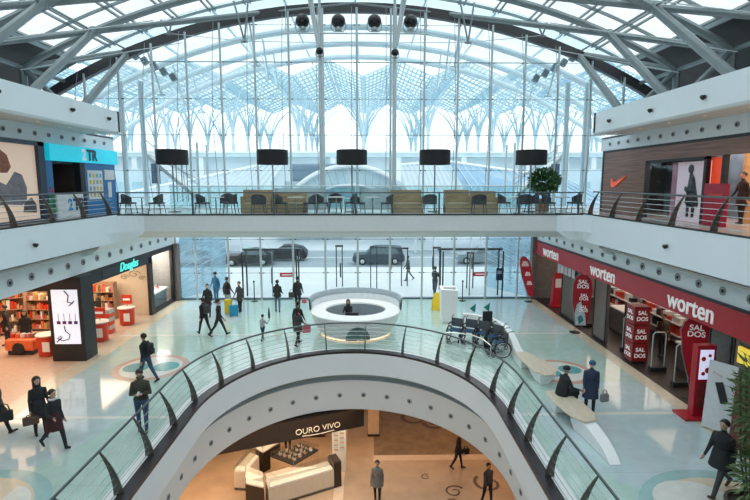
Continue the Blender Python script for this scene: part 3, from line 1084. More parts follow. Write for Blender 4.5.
# tall paired door posts outside the doors
for k, (x, y, h) in enumerate(((-1.8, 33.2, 2.7), (.5, 32.6, 2.7), (2.6, 33.4, 2.5), (4.6, 32.2, 2.7), (6.9, 32.6, 2.3))):
    t = thing('entrance_post', 'pair of tall slim dark posts outside the facade, ' + ['behind the desk, left', 'behind the desk, right', 'beside the walker outside', 'by the doorway', 'near the right wing'][k], 'post', (x, y, -.02), 0, 'paired posts outside the doors')
    for dx in (-.2, .2): MB().bb(x + dx - .035, x + dx + .035, y - .04, y + .04, -.02, h).build('upright', dark, t)
    MB().bb(x - .26, x + .26, y - .06, y + .06, h, h + .12).build('sensor_head', dark, t)
# ================================================================ railings
def blade(base, out, h=1.05, off=.36, parent=None, name='post'):
    """curved tapering blade post: vertical at the foot, leaning away from the drop at the top"""
    o = Vector((out[0], out[1], 0)).normalized(); t = Vector((-o.y, o.x, 0))
    b = Vector(base)
    rings = []
    for k in range(9):
        s = k / 8
        w = .19 * (1 - s) ** .8 + .035
        c = b + o * (off * s ** 1.9) + Vector((0, 0, h * s))
        rings.append([c - o * w * .5 - t * .014, c + o * w * .5 - t * .014, c + o * w * .5 + t * .014, c - o * w * .5 + t * .014])
    return MB().loft(rings).build(name, mat('post_bronze', (.10, .095, .085), .35, .6, var=.15), parent)


def rail_line(path, h, off, nrm_sign, z0, r, parent, name, m):
    pts = []
    for i, (x, y) in enumerate(path):
        a = path[max(i - 1, 0)]; b = path[min(i + 1, len(path) - 1)]
        d = Vector((b[0] - a[0], b[1] - a[1])).normalized()
        n = Vector((-d.y, d.x)) * nrm_sign
        pts.append((x + n.x * off, y + n.y * off, z0 + h))
    return MB().path(pts, r, 6).build(name, m, parent, smooth=True)


cable = mat('rail_cable', (.60, .63, .64), .25, .7, var=.03)
railm = mat('handrail_steel', (.10, .12, .13), .3, .5, var=.1)
vr = thing('void_railing', 'curved steel railing around the big oval opening in the floor', 'railing', (CX, 10, .02))
vp = void_path(.30, 60, 5.0)
rail_line(vp, 1.08, .36, 1, 0.02, .035, vr, 'handrail', railm)
for k in range(6):
    s = (k + .7) / 6.6
    rail_line(vp, 1.02 * s, .36 * s ** 1.9, 1, .05, .009, vr, 'cable', cable)
for q, n in along(void_path(.30, 60, 5.0), 1.62, .6): blade((q.x, q.y, .04), (n.x, n.y), parent=vr)
for s, l in ((-1, 'left'), (1, 'right')):
    g = thing('gallery_railing', 'steel railing with curved blade posts along the %s upper gallery' % l, 'railing', (side_x(s, W2 + .1), 14, L2))
    x = side_x(s, W2 + .1)
    pth = [(x, Y0), (x, YB + .1)]
    sg_ = 1 if s < 0 else -1
    rail_line(pth, .98, .34, sg_, L2 + .02, .035, g, 'handrail', railm)
    for k in range(5):
        t = (k + .8) / 5.8
        rail_line(pth, .95 * t, .34 * t ** 1.9, sg_, L2 + .05, .010, g, 'cable', cable)
    y = 21.05
    while y > 4:
        blade((x, y, L2 + .04), (s, 0), .96, .34, g); y -= 1.9
bg = thing('bridge_railing', 'straight railing of thin dark posts and glass along the front of the cafe bridge', 'railing', (CX, YB + .05, L2))
MB().tube((bx0, YB + .05, L2 + .97), (bx1, YB + .05, L2 + .97), .028).build('handrail', railm, bg)
MB().tube((bx0, YB + .05, L2 + .28), (bx1, YB + .05, L2 + .28), .014).build('lower_rail', railm, bg)
for x in (-10.55, -7.4, -3.95, -.45, 3.15, 6.6, 9.2):
    MB().bb(x - .035, x + .035, YB + .02, YB + .08, L2 + .04, L2 + .98).build('post', railm, bg)
MB().bb(bx0 + .1, bx1 - .1, YB + .095, YB + .105, L2 + .06, L2 + .93).build('glass_panel', railglass, bg)
bk = thing('bridge_railing', 'glass balustrade with a pale top rail along the back edge of the cafe bridge', 'railing', (CX, YB + 5.9, L2))
MB().tube((bx0, YB + 5.9, L2 + 1.2), (bx1, YB + 5.9, L2 + 1.2), .03).build('handrail', cable, bk)
MB().bb(bx0, bx1, YB + 5.9, YB + 5.91, L2 + .03, L2 + 1.18).build('glass_panel', glassmat('aqua_rail_glass', (.80, .92, .92), .06, .02), bk)
for k in range(11): MB().bb(bx0 + .2 + 1.96 * k, bx0 + .24 + 1.96 * k, YB + 5.85, YB + 5.89, L2, L2 + 1.2).build('post', steel_l, bk)

# ================================================================ cafe furniture on the bridge
def cafe_chair():
    r = thing('cafe_chair', 'x', 'chair', (0, 0, 0), 0, 'black cafe armchairs on the bridge')
    r.scale = (1.08, 1.08, 1.08)
    m = MB(); m.bb(-.26, .26, -.25, .25, .40, .47); m.build('seat', seatm, r, world=False, bevel=.02)
    m = MB()
    rg = []
    for k in range(11):
        a = PI + PI * k / 10
        x, y = .30 * math.cos(a), .02 + .27 * math.sin(a)
        hh = .66 + .16 * math.sin(PI * k / 10)
        rg.append([(x, y, .42), (x * .88, y * .88, .42), (x * .9, y * .9, hh), (x * 1.04, y * 1.04, hh)])
    m.loft(rg); m.build('backrest', seatm, r, world=False)
    for sx in (-1, 1):
        for sy in (-1, 1):
            MB().tube((sx * .22, sy * .2, .41), (sx * .27, sy * .25, 0), .016, 6).build('leg', dark, r, world=False)
    return r


def cafe_table():
    r = thing('cafe_table', 'x', 'table', (0, 0, 0), 0, 'small round cafe tables on the bridge')
    MB().lathe([(.36, .71), (.38, .72), (.38, .74), (.36, .75)], n=24).build('table_top', mat('table_top_pale', (.62, .62, .60), .3), r, world=False)
    MB().tube((0, 0, .02), (0, 0, .71), .03).build('pedestal', steel, r, world=False)
    MB().lathe([(.24, 0), (.24, .012), (.05, .03)], n=20).build('base', steel, r, world=False)
    return r


Z2 = L2 + .006
sets = [  # table x, y, chairs (dx, dy, rot)
    (-10.05, 22.7, [(-.62, 0, -PI / 2), (.68, -.05, PI / 2)], 'at the left end of the bridge'),
    (-6.75, 22.7, [(-.6, 0, -PI / 2), (.66, .05, PI / 2), (.3, .75, PI)], 'between the first two tall lamps'),
    (-3.15, 22.6, [(-.66, 0, -PI / 2), (.62, .0, PI / 2)], 'in front of the left wooden booth'),
    (-1.35, 22.9, [(-.62, .0, -PI / 2), (.66, .05, PI / 2), (-.1, .85, PI)], 'just left of the middle tall lamp'),
    (.3, 22.5, [(-.6, .0, -PI / 2), (.64, 0, PI / 2)], 'just right of the middle tall lamp'),
    (7.0, 22.9, [(-.68, .05, -PI / 2), (.05, -.68, 0), (.66, .05, PI / 2)], 'left of the potted plant'),
    (8.9, 22.7, [(-.62, 0, -PI / 2), (.64, .05, PI / 2)], 'right of the potted plant'),
]
c0, t0 = cafe_chair(), cafe_table()
uc = ut = False
for x, y, ch, where in sets:
    tl = 'pale cafe table ' + where
    if not ut: t0.location = (x, y, Z2); t0['label'] = tl; ut = True
    else: copytree(t0, loc=(x, y, Z2), label=tl)
    for dx, dy, rz in ch:
        pos = 'left side' if dx < -.3 else ('right side' if dx > .6 else ('front side' if dy < 0 else 'far side'))
        lb = 'black armchair, %s of the table %s' % (pos, where)
        if not uc: c0.location = (x + dx, y + dy, Z2); c0.rotation_euler = (0, 0, rz); c0['label'] = lb; uc = True
        else: copytree(c0, loc=(x + dx, y + dy, Z2), rz=rz, label=lb)
for x, y, rz, lb in ((-4.75, 22.3, 0, 'black armchair seen from behind against the left wooden booth'), (2.85, 22.4, 0, 'black armchair standing alone between the two right wooden booths'), (5.0, 22.1, 0, 'black armchair seen from behind against the far right wooden booth')):
    copytree(c0, loc=(x, y, Z2), rz=rz, label=lb)


def booth(x0, x1, y, lab, back=1.05, seat_side=0):
    r = thing('wooden_booth', lab, 'booth', ((x0 + x1) / 2, y, Z2), 0, 'wooden cafe booths')
    m = MB(); m.bb(x0, x1, y + .35, y + .47, Z2, Z2 + back); m.build('back_panel', oak, r, bevel=.01)
    m = MB(); m.bb(x0, x1, y - .15, y + .35, Z2, Z2 + .42); m.build('seat_box', oak, r, bevel=.01)
    m = MB(); m.bb(x0 + .03, x1 - .03, y - .13, y + .33, Z2 + .42, Z2 + .46); m.build('cushion', mat('tan_cushion', (.50, .42, .30), .7), r, bevel=.01)
    for x in (x0, x1 - .08):
        m = MB(); m.bb(x, x + .08, y - .2, y + .35, Z2, Z2 + back * .72); m.build('side_panel', oak, r, bevel=.01)
    return r


booth(-5.75, -4.35, 23.3, 'tall pale wooden booth at the left of the bridge, its left half')
booth(-4.3, -2.75, 23.3, 'pale wooden booth at the left of the bridge, its right half with a frosted strip', .95)
booth(1.15, 2.6, 23.2, 'wooden booth right of the centre table, closest to the fourth tall lamp')
booth(3.65, 4.85, 23.2, 'wooden booth right of the fourth tall lamp, its left half')
booth(4.9, 6.1, 23.2, 'wooden booth right of the fourth tall lamp, its right half', 1.0)
for x0, x1, l in ((-4.3, -1.9, 'left'), (-.3, 1.1, 'middle')):
    t = thing('glass_screen', 'low frosted glass screen beside the wooden booth, %s one' % l, 'screen', ((x0 + x1) / 2, 23.85, Z2))
    MB().bb(x0, x1, 23.84, 23.86, Z2 + .1, Z2 + 1.12).build('pane', glassmat('frosted', (.75, .80, .80), .35, .03, (.7, .75, .75)), t)
    m = MB()
    for x in (x0 + .05, x1 - .05): MB().bb(x - .02, x + .02, 23.82, 23.88, Z2, Z2 + 1.14).build('post', steel, t)

# tall drum-shade floor lamps
def lamp():
    r = thing('floor_lamp', 'x', 'lamp', (0, 0, 0), 0, 'tall drum-shade lamps on the bridge')
    MB().lathe([(.30, 0), (.30, .03), (.04, .06)], n=20).build('base', dark, r, world=False)
    MB().tube((0, 0, .03), (0, 0, 2.35), .035, 8).build('pole', steel, r, world=False)
    m = MB()
    m.lathe([(.70, 2.22), (.72, 2.22), (.72, 2.90), (.70, 2.90), (.70, 2.22)], n=36, cap=False)
    m.build('lamp_shade', mat('black_shade', (.012, .012, .014), .7, var=.1), r, world=False, smooth=True)
    m = MB(); m.tube((-.7, 0, 2.3), (.7, 0, 2.3), .012, 5); m.tube((0, -.7, 2.3), (0, .7, 2.3), .012, 5); m.build('shade_frame', dark, r, world=False)
    return r


l0 = lamp()
for k, (x, w) in enumerate(((-9.06, 'leftmost'), (-4.38, 'second from left'), (-.66, 'middle'), (3.26, 'fourth from left'), (7.83, 'rightmost'))):
    lb = 'tall lamp with a wide black drum shade, %s of five on the bridge' % w
    if k == 0: l0.location = (x, 23.9, Z2); l0['label'] = lb
    else: copytree(l0, loc=(x, 23.9, Z2), label=lb)


# foliage helper: individual leaves along random directions
def leaves(n, c, rad, size, rng, lance=3.0, droop=.3):
    m = MB()
    for _ in range(n):
        u = Vector((rng.gauss(0, 1), rng.gauss(0, 1), rng.gauss(0, 1))).normalized()
        q = rng.random() ** .45
        p = Vector(c) + Vector((u.x * rad[0] * q, u.y * rad[1] * q, u.z * rad[2] * q))
        d = (u + Vector((rng.uniform(-.6, .6), rng.uniform(-.6, .6), rng.uniform(-.2, .7) - droop))).normalized()
        s = d.orthogonal().normalized()
        s = (Matrix.Rotation(rng.uniform(0, 6.28), 3, d) @ s)
        L = size * rng.uniform(.7, 1.3); w = L / lance
        nn = d.cross(s) * w * .15
        m.add([p, p + d * L * .45 + s * w * .5 + nn, p + d * L, p + d * L * .45 - s * w * .5 + nn, p + d * L * .5 - nn], [(0, 1, 4), (1, 2, 4), (2, 3, 4), (3, 0, 4)])
    return m


rng = random.Random(3)
t = thing('potted_tree', 'round leafy green tree in a square planter on the cafe bridge', 'plant', (8.55, 24.2, Z2))
m = MB(); m.prism([(8.3, 23.95), (8.8, 23.95), (8.8, 24.45), (8.3, 24.45)], Z2, Z2 + .62); m.build('planter', mat('planter_rust', (.28, .15, .08), .6, var=.2), t, bevel=.02)
m = MB(); m.tube((8.55, 24.2, Z2 + .6), (8.58, 24.2, Z2 + 1.3), .035); m.tube((8.55, 24.2, Z2 + .9), (8.4, 24.1, Z2 + 1.5), .02); m.build('trunk', mat('bark', (.12, .08, .05), .8), t)
m = leaves(1500, (8.6, 24.2, Z2 + 1.42), (.72, .6, .62), .16, rng, 2.0); m.build('foliage', mat('leaf_green', (.035, .12, .025), .45, var=.5, scale=5), t)

# small black dome cameras on the fascias
cm = mat('camera_black', (.01, .01, .012), .3)
cams = [((side_u(-1, W3), 18.2, 9.5), -1, 'on the upper left fascia, middle one'), ((side_u(-1, W3), 20.7, 9.5), -1, 'on the upper left fascia, next to its end'), ((side_u(-1, W3), 14.6, 9.5), -1, 'on the upper left fascia at the photo edge'), ((-10.6, 16.0, 5.0), -1, 'on the left gallery fascia'),
        ((side_u(1, W3), 17.3, 9.4), 1, 'on the upper right fascia, middle one'), ((side_u(1, W3), 14.6, 9.4), 1, 'on the upper right fascia, nearest the viewer'), ((side_u(1, W3), 20.2, 9.4), 1, 'on the upper right fascia, next to its end'), ((9.4, 15.3, 5.0), 1, 'on the right gallery fascia')]
for (x, y, z), s, w in cams:
    r = thing('security_camera', 'small black camera ' + w, 'camera', (x, y, z), 0, 'small black cameras on the fascias')
    MB().lathe([(.02, .06), (.06, .06), (.085, .02), (.065, -.03), (.02, -.07)], (x - s * .08, y, z), 12).build('dome', cm, r, smooth=True)
    MB().tube((x - s * .08, y, z + .045), (x + s * .03, y, z + .045), .025, 6).build('bracket', cm, r)
# ================================================================ people
def capsule(mb, p0, p1, r0, r1, n=10, flat=1.0, mi=0):
    p0, p1 = Vector(p0), Vector(p1)
    d = (p1 - p0)
    L = d.length
    if L < 1e-5: d = Vector((0, 0, 1)); L = 1e-3
    d = d.normalized()
    a = Vector((1, 0, 0)); a = (a - d * a.dot(d))
    if a.length < .1: a = d.orthogonal()
    a.normalize(); b = d.cross(a)
    rings = []
    for k in (0, 1, 2):
        t = PI / 2 * (k + .25) / 3
        rings.append((p0 - d * r0 * math.cos(t), r0 * math.sin(t)))
    rings.append((p0, r0)); rings.append((p1, r1))
    for k in (2, 1, 0):
        t = PI / 2 * (k + .25) / 3
        rings.append((p1 + d * r1 * math.cos(t), r1 * math.sin(t)))
    rg = [[c + (a * math.cos(2 * PI * j / n) + b * flat * math.sin(2 * PI * j / n)) * q for j in range(n)] for c, q in rings]
    mb.loft(rg, mi=mi)


def eloft(mb, secs, n=14):
    """secs: (centre, rx, ry, tilt) elliptical sections"""
    mb.loft([[(c[0] + rx * math.cos(2 * PI * j / n), c[1] + ry * math.sin(2 * PI * j / n), c[2]) for j in range(n)] for c, rx, ry in secs])


SKIN = mat('skin', (.52, .33, .25), .5, var=.04)
PM = {}


def cloth(name, col, rough=.8): return mat('cloth_' + name, col, rough, var=.12, scale=12)


BLK = cloth('black', (.016, .017, .02)); CHAR = cloth('charcoal', (.05, .052, .058)); NAVY = cloth('navy', (.02, .035, .075)); JEAN = cloth('denim', (.035, .075, .14))
GREYC = cloth('grey', (.20, .20, .20)); LGREY = cloth('light_grey', (.40, .42, .44)); OLIVE = cloth('olive_black', (.045, .042, .03)); MAROON = cloth('maroon', (.12, .015, .025)); TAUPE = cloth('taupe', (.20, .185, .165)); WHITEC = cloth('white', (.6, .6, .6)); PINK = cloth('pink', (.55, .12, .16)); BROWN = cloth('brown', (.10, .06, .04)); BLUEC = cloth('blue', (.03, .16, .30))
HB = mat('hair_black', (.012, .009, .008), .5); HBR = mat('hair_brown', (.05, .028, .018), .5); HG = mat('hair_grey', (.25, .24, .23), .6)
EYE = mat('eye_dark', (.01, .008, .006), .2); LIP = mat('lips', (.40, .13, .11), .5)


def person(label, loc, rz, h=1.74, lh=15, lk=5, rh=-15, rk=12, ls=-15, le=20, rs=15, re=20, abd=9, lean=2, top=BLK, bot=JEAN, shoe=BLK, hair=HB, style='short', coat=0.0, coatm=None, sit=False, seat=.45, headz=0, look=0, vox=.02, lab=None, hood=False, hat=None, sleeve=None, bulk=1.0, larm=None, rarm=None, parent=None, scarf=None):
    S = h / 1.75
    hipz, thigh, shin = .93 * S, .44 * S, .43 * S
    r0 = thing('person', label, 'person', loc, rz)
    def rotx(v, a):     # rotate about x so positive = forward (+y) for a downward vector
        a = R(a); y, z = v[1], v[2]
        return Vector((v[0], y * math.cos(a) - z * math.sin(a), y * math.sin(a) + z * math.cos(a)))
    hip = Vector((0, 0, hipz))
    legs = []
    for s, ha, kb in ((-1, lh, lk), (1, rh, rk)):
        H0 = hip + Vector((s * .095 * S, 0, 0))
        K = H0 + rotx((s * .01, 0, -thigh), ha)
        A = K + rotx((0, 0, -shin), ha - kb)
        legs.append([H0, K, A, ha - kb])
    if sit: drop = hipz - (seat + .10 * S)
    else: drop = min(L_[2].z for L_ in legs) - .075 * S
    sh = Vector((0, 0, -drop))
    up = rotx((0, 0, 1), -lean)
    base = hip + sh
    legs = [[a + sh, b + sh, c + sh, d] for a, b, c, d in legs]
    chest = base + up * (.36 * S); neck = base + up * (.54 * S)
    m = MB()
    B = bulk
    def el(c, rx, ry): return (c, rx * S, ry * S)
    eloft(m, [el(base + up * (-.10 * S), .10 * B, .08 * B), el(base + up * (-.06 * S), .155 * B, .11 * B), el(base, .17 * B, .12 * B), el(base + up * (.15 * S), .148 * B, .105 * B), el(chest - up * .02, .172 * B, .122 * B), el(base + up * (.44 * S), .18 * B, .108 * B), el(base + up * (.50 * S), .135 * B, .09 * B), el(neck, .085, .07), el(neck + up * .025, .06, .05)])
    capsule(m, neck - up * .02, neck + up * .09 * S, .052 * S, .05 * S)
    segs = []   # (p0,p1,radius,zone)
    segs.append((base, neck, .16 * S, 'top'))
    for H0, K, A, fa in legs:
        capsule(m, H0, K, .094 * S * B, .066 * S); capsule(m, K, A, .064 * S, .046 * S)
        toe = A + rotx((0, .155 * S, -.035 * S), min(max(fa, -50), 25) if not sit else 0)
        heel = A + rotx((0, -.03 * S, -.035 * S), min(max(fa, -50), 25) if not sit else 0)
        capsule(m, heel, toe, .042 * S, .033 * S)
        segs.append((H0, K, .08, 'bot')); segs.append((K, A - (A - K).normalized() * .04, .05, 'bot')); segs.append((heel, toe, .04, 'shoe'))
    hands = []
    for s, sa, eb, cus in ((-1, ls, le, larm), (1, rs, re, rarm)):
        Sh = base + up * (.44 * S) + Vector((s * .168 * S * (B * .3 + .7), 0, 0))
        if cus:
            E = Sh + Vector(cus[0]).normalized() * .285 * S; Wr = E + Vector(cus[1]).normalized() * .25 * S
        else:
            ab = math.sin(R(abd)) * .285 * S
            E = Sh + rotx((s * ab, 0, -.28 * S), sa); Wr = E + rotx((s * ab * .2, 0, -.25 * S), sa + eb)
        capsule(m, Sh, E, .056 * S * B, .043 * S * B); capsule(m, E, Wr, .042 * S * B, .030 * S)
        hd = (Wr - E).normalized()
        P1 = Wr + hd * .075 * S
        capsule(m, Wr, P1, .030 * S, .034 * S, flat=.6)
        segs.append((Sh, E, .05, 'top')); segs.append((E, Wr, .04, 'top')); segs.append((Wr + hd * .035, P1 + hd * .1, .03, 'skin'))
        hands.append((Wr, P1, hd, s))
    hc = neck + up * (.165 * S) + Vector((0, .012, 0))
    lz = R(look)
    fd = Vector((-math.sin(lz), math.cos(lz), 0)); fx = Vector((fd.y, -fd.x, 0))
    fd = (fd + Vector((0, 0, -math.sin(R(headz))))).normalized()
    fu = fx.cross(fd) if fx.cross(fd).z > 0 else -fx.cross(fd)
    # head: cranium, jaw, nose, ears
    S0, S = S, S * 1.07
    def hp(a, b, c): return hc + fx * a * S + fd * b * S + fu * c * S
    m.ball(tuple(hp(0, -.012, .03)), .094 * S, 14, sc=(.86, 1.0, 1.0))
    capsule(m, hp(0, .02, -.01), hp(0, .036, -.075), .062 * S, .036 * S)
    capsule(m, hp(0, .078, .01), hp(0, .102, -.022), .010 * S, .016 * S)
    for s in (-1, 1): m.ball(tuple(hp(s * .08, -.005, -.005)), .024 * S, 8, sc=(.5, .8, 1.2))
    segs.append((hp(0, 0, .03), hp(0, .02, -.06), .09, 'skin'))
    me = bpy.data.meshes.new('body'); me.from_pydata([tuple(v) for v in m.v], [], m.f)
    bm = bmesh.new(); bm.from_mesh(me); bmesh.ops.recalc_face_normals(bm, faces=bm.faces); bm.to_mesh(me); bm.free()
    tmp = bpy.data.objects.new('tmp', me); C.objects.link(tmp)
    rm = tmp.modifiers.new('r', 'REMESH'); rm.mode = 'VOXEL'; rm.voxel_size = vox
    sm = tmp.modifiers.new('s', 'SMOOTH'); sm.factor = .5; sm.iterations = 2
    dg = bpy.context.evaluated_depsgraph_get()
    me2 = bpy.data.meshes.new_from_object(tmp.evaluated_get(dg))
    bpy.data.objects.remove(tmp)
    # fingers joined into the same mesh
    f = MB()
    for Wr, P1, hd, s in hands:
        side = Vector((0, 0, 1)).cross(hd)
        side = side.normalized() if side.length > .2 else Vector((0, 1, 0))
        side = (Vector((0, 1, 0)) - hd * hd.y)
        side = side.normalized() if side.length > .2 else Vector((0, 0, 1))
        pal = hd.cross(side)
        for j, ln in enumerate((.062, .072, .068, .052)):
            o = P1 + side * (.024 - .016 * j) * S
            k1 = o + hd * ln * .55 * S + pal * s * .008; k2 = k1 + hd * ln * .4 * S + pal * s * .022
            capsule(f, o - hd * .01, k1, .0095 * S, .0088 * S, 6); capsule(f, k1, k2, .0088 * S, .007 * S, 6)
        o = Wr + hd * .02 * S + side * .028 * S
        k1 = o + (hd + side * .8).normalized() * .038 * S; k2 = k1 + (hd + side * .1).normalized() * .03 * S
        capsule(f, o, k1, .012 * S, .010 * S, 6); capsule(f, k1, k2, .010 * S, .008 * S, 6)
    nv = len(me2.vertices)
    V = [tuple(v.co) for v in me2.vertices] + [tuple(v) for v in f.v]
    Fc = [tuple(p.vertices) for p in me2.polygons]
    nf = len(Fc)
    Fc += [tuple(i + nv for i in q) for q in f.f]
    me3 = bpy.data.meshes.new('body'); me3.from_pydata(V, [], Fc)
    mats = [top, bot, shoe, SKIN, EYE, LIP]
    zone = {'top': 0, 'bot': 1, 'shoe': 2, 'skin': 3}
    for q in mats: me3.materials.append(q)
    cen = np.array([np.mean([V[i] for i in fc], axis=0) for fc in Fc])
    best = np.full(len(Fc), 1e9); idx = np.zeros(len(Fc), int)
    for a, b, rr, zn in segs:
        a = np.array(a); b = np.array(b); ab = b - a
        t = np.clip(((cen - a) @ ab) / max(ab @ ab, 1e-9), 0, 1)
        d = np.linalg.norm(cen - (a + t[:, None] * ab), axis=1) - rr
        w = d < best; best[w] = d[w]; idx[w] = zone[zn]
    # torso below the waistband -> trousers
    relz = (cen - np.array(base)) @ np.array(up)
    idx[(idx == 0) & (relz < -.0) & (np.abs(cen[:, 0]) < .2) & (not coat)] = 1 if not sit else 0
    hcn = np.array(hc)
    nk = (np.linalg.norm(cen - np.array(neck + up * .055 * S), axis=1) < .065 * S) & (relz > .565 * S); idx[nk] = 3
    for s in (-1, 1):
        idx[np.linalg.norm(cen - np.array(hp(s * .032, .078, .02)), axis=1) < .015 * S] = 4
    idx[np.linalg.norm(cen - np.array(hp(0, .075, -.05)), axis=1) < .018 * S] = 5
    idx[nf:] = 3
    me3.polygons.foreach_set('material_index', idx.astype(np.int32))
    me3.polygons.foreach_set('use_smooth', np.ones(len(Fc), bool))
    ob = bpy.data.objects.new('body', me3); C.objects.link(ob); ob.parent = r0
    # hair
    if hat is None or style == 'long':
        q = MB()
        n = 16
        rings = []
        sc = 1.0 if style != 'bald' else 1.0
        for k in range(8):
            th = PI * .5 * k / 7 * 1.2
            ring = []
            for j in range(n):
                ph = 2 * PI * j / n
                front = max(0, math.sin(ph))
                tt = th * (1 - .52 * front)
                rr = .101 if style != 'long' else .112
                ring.append(tuple(hp(rr * .90 * math.sin(tt) * math.cos(ph), -.014 + rr * 1.05 * math.sin(tt) * math.sin(ph), .03 + rr * 1.03 * math.cos(tt))))
            rings.append(ring)
        q.loft(rings[::-1])
        if style == 'long':
            capsule(q, hp(0, -.06, .0), hp(0, -.085, -.17), .075 * S, .06 * S, 12, .6)
            for s in (-1, 1): capsule(q, hp(s * .075, -.01, .01), hp(s * .075, .0, -.14), .028 * S, .022 * S, 8)
        q.build('hair', hair, r0, world=False, smooth=True)
    if hat is not None:
        q = MB(); rings = []
        for k in range(7):
            th = PI / 2 * k / 6
            rings.append([tuple(hp(.108 * .9 * math.sin(th) * math.cos(2 * PI * j / 16), -.012 + .112 * math.sin(th) * math.sin(2 * PI * j / 16), .045 + .09 * math.cos(th))) for j in range(16)])
        rings.append([tuple(hp(.104 * .92 * math.cos(2 * PI * j / 16), -.012 + .108 * math.sin(2 * PI * j / 16), .02)) for j in range(16)])
        q.loft(rings[::-1]); q.build('hat', hat, r0, world=False, smooth=True)
    if hood:
        q = MB(); q.ball(tuple(neck + up * .03 * S + Vector((0, -.075 * S, 0))), .09 * S, 10, sc=(1.15, .7, .6)); q.build('hood', coatm or top, r0, world=False, smooth=True)
    if scarf is not None:
        q = MB(); q.path([tuple(neck + up * .02 * S + Vector((.075 * S * math.cos(2 * PI * j / 14), .068 * S * math.sin(2 * PI * j / 14), 0))) for j in range(14)], .032 * S, 8, closed=True); q.build('scarf', scarf, r0, world=False, smooth=True)
    if coat > 0:
        q = MB()
        if not sit:
            mid = (legs[0][1] + legs[1][1]) * .5; spread = abs(legs[0][1].y - legs[1][1].y) * .5
            secs = []
            for k in range(8):
                t = k / 7
                c = base + up * (.16 * S) + (Vector((0, mid.y * .6 * t * coat * 2, 0))) + Vector((0, 0, -(.16 * S + coat * S) * t))
                secs.append((c, (.150 + .055 * t) * S * B, (.108 + .045 * t + spread * .5 * t * coat * 2) * S * B))
            eloft(q, secs[::-1], 18)
        else:
            for H0, K, A, fa in legs: capsule(q, H0, H0.lerp(K, min(1, coat * 2.2)), .10 * S * B, .085 * S * B, 12)
            capsule(q, base + up * .18 * S, base - up * .08, .17 * S * B, .185 * S * B, 14, .8)
        q.build('coat', coatm or top, r0, world=False, smooth=True)
    r0['hands'] = [tuple(P1) for _, P1, _, _ in hands]
    return r0


def hand_world(p, i):
    v = p['hands'][i]
    M = Matrix.Rotation(p.rotation_euler[2], 3, 'Z')
    return M @ Vector(v) + p.location


def handbag(label, pos, rz, col, w=.32, h=.22, d=.12, strap=.12, name='handbag', cat='bag'):
    t = thing(name, label, cat, (pos[0], pos[1], pos[2] - strap - h), rz)
    m = MB(); m.box((0, 0, h / 2), (w, d, h)); m.build('bag_body', col, t, world=False, bevel=.03)
    m = MB()
    for s in (-1, 1): m.path([(-w * .3, s * d * .25, h), (-w * .2, s * d * .12, h + strap * .8), (0, 0, h + strap), (w * .2, s * d * .12, h + strap * .8), (w * .3, s * d * .25, h)], .01, 5)
    m.build('strap', col, t, world=False)
    return t


def backpack(label, p, dz, col, S=1.0):
    M = Matrix.Rotation(p.rotation_euler[2], 3, 'Z')
    pos = M @ Vector((0, -.21, dz)) + p.location
    t = thing('backpack', label, 'backpack', tuple(pos), p.rotation_euler[2])
    m = MB(); m.box((0, 0, .21), (.28, .15, .42)); m.build('bag_body', col, t, world=False, bevel=.06)
    m = MB(); m.box((0, -.09, .14), (.2, .06, .2)); m.build('front_pocket', col, t, world=False, bevel=.02)
    for s in (-1, 1): MB().path([(s * .1, .07, .38), (s * .11, .15, .46), (s * .115, .27, .40), (s * .12, .32, .22)], .016, 6).build('shoulder_strap', col, t, world=False)
    return t


V1 = .016
P = {}
P['edge'] = person('person in a dark grey coat walking at the left edge of the photo', (-10.15, 13.2, .008), R(-60), 1.72, 18, 4, -14, 14, top=CHAR, bot=BLK, hair=HB, coat=.3, vox=V1, abd=14, bulk=1.12)
handbag('dark shoulder bag at the hip of the person on the left edge', (-9.78, 13.0, 1.06), .5, BLK, .34, .28, .14, .2)
P['woman'] = person('woman with long dark hair in a black coat carrying a brown bag', (-9.04, 13.25, .008), R(-140), 1.70, 10, 3, -8, 8, ls=8, le=60, rs=4, re=14, top=BLK, bot=BLK, hair=HB, style='long', coat=.32, vox=V1, look=25)
hw = hand_world(P['woman'], 1)
handbag('brown leather handbag in the hand of the long-haired woman', (hw.x, hw.y, hw.z - .03), R(35), BROWN, .38, .22, .16, .06)
P['man'] = person('person in a dark coat with maroon lining stepping beside the long-haired woman', (-8.2, 12.55, .008), R(-115), 1.66, 20, 6, -22, 22, ls=-10, le=35, rs=12, re=70, top=BLK, bot=BLK, hair=HB, coat=.30, coatm=cloth('maroon_black', (.045, .010, .015)), vox=V1, scarf=WHITEC, hood=True, look=15)
P['walker'] = person('man in a black jacket and jeans with a backpack, walking across the left floor', (-7.72, 16.95, .010), R(75), 1.78, 16, 3, -17, 14, ls=-12, le=18, rs=12, re=18, top=BLK, bot=JEAN, hair=HB, vox=V1, bulk=1.06)
backpack('black backpack on the back of the man walking across the left floor', P['walker'], 1.03, BLK)
P['phone'] = person('man in a dark olive jacket and jeans looking down at his phone', (-6.32, 13.45, .008), R(-165), 1.82, 8, 3, -6, 8, larm=((-.25, .15, -1), (.75, .75, .25)), rarm=((.25, .15, -1), (-.65, .8, .22)), top=OLIVE, bot=JEAN, hair=HB, vox=V1, bulk=1.12, headz=30, hood=True)
hw = (hand_world(P['phone'], 0) + hand_world(P['phone'], 1)) * .5
t = thing('mobile_phone', 'black mobile phone in the hands of the man in the olive jacket', 'phone', (hw.x, hw.y, hw.z + .02), 0)
m = MB(); m.box((0, 0, 0), (.07, .14, .01), rx=.5); m.build('phone_case', blk, t, world=False)
m = MB(); m.box((0, .0, .007), (.062, .125, .002), rx=.5); m.build('screen', mat('phone_screen', (.2, .25, .3), .2, emit=(.5, .6, .7), est=.4), t, world=False)
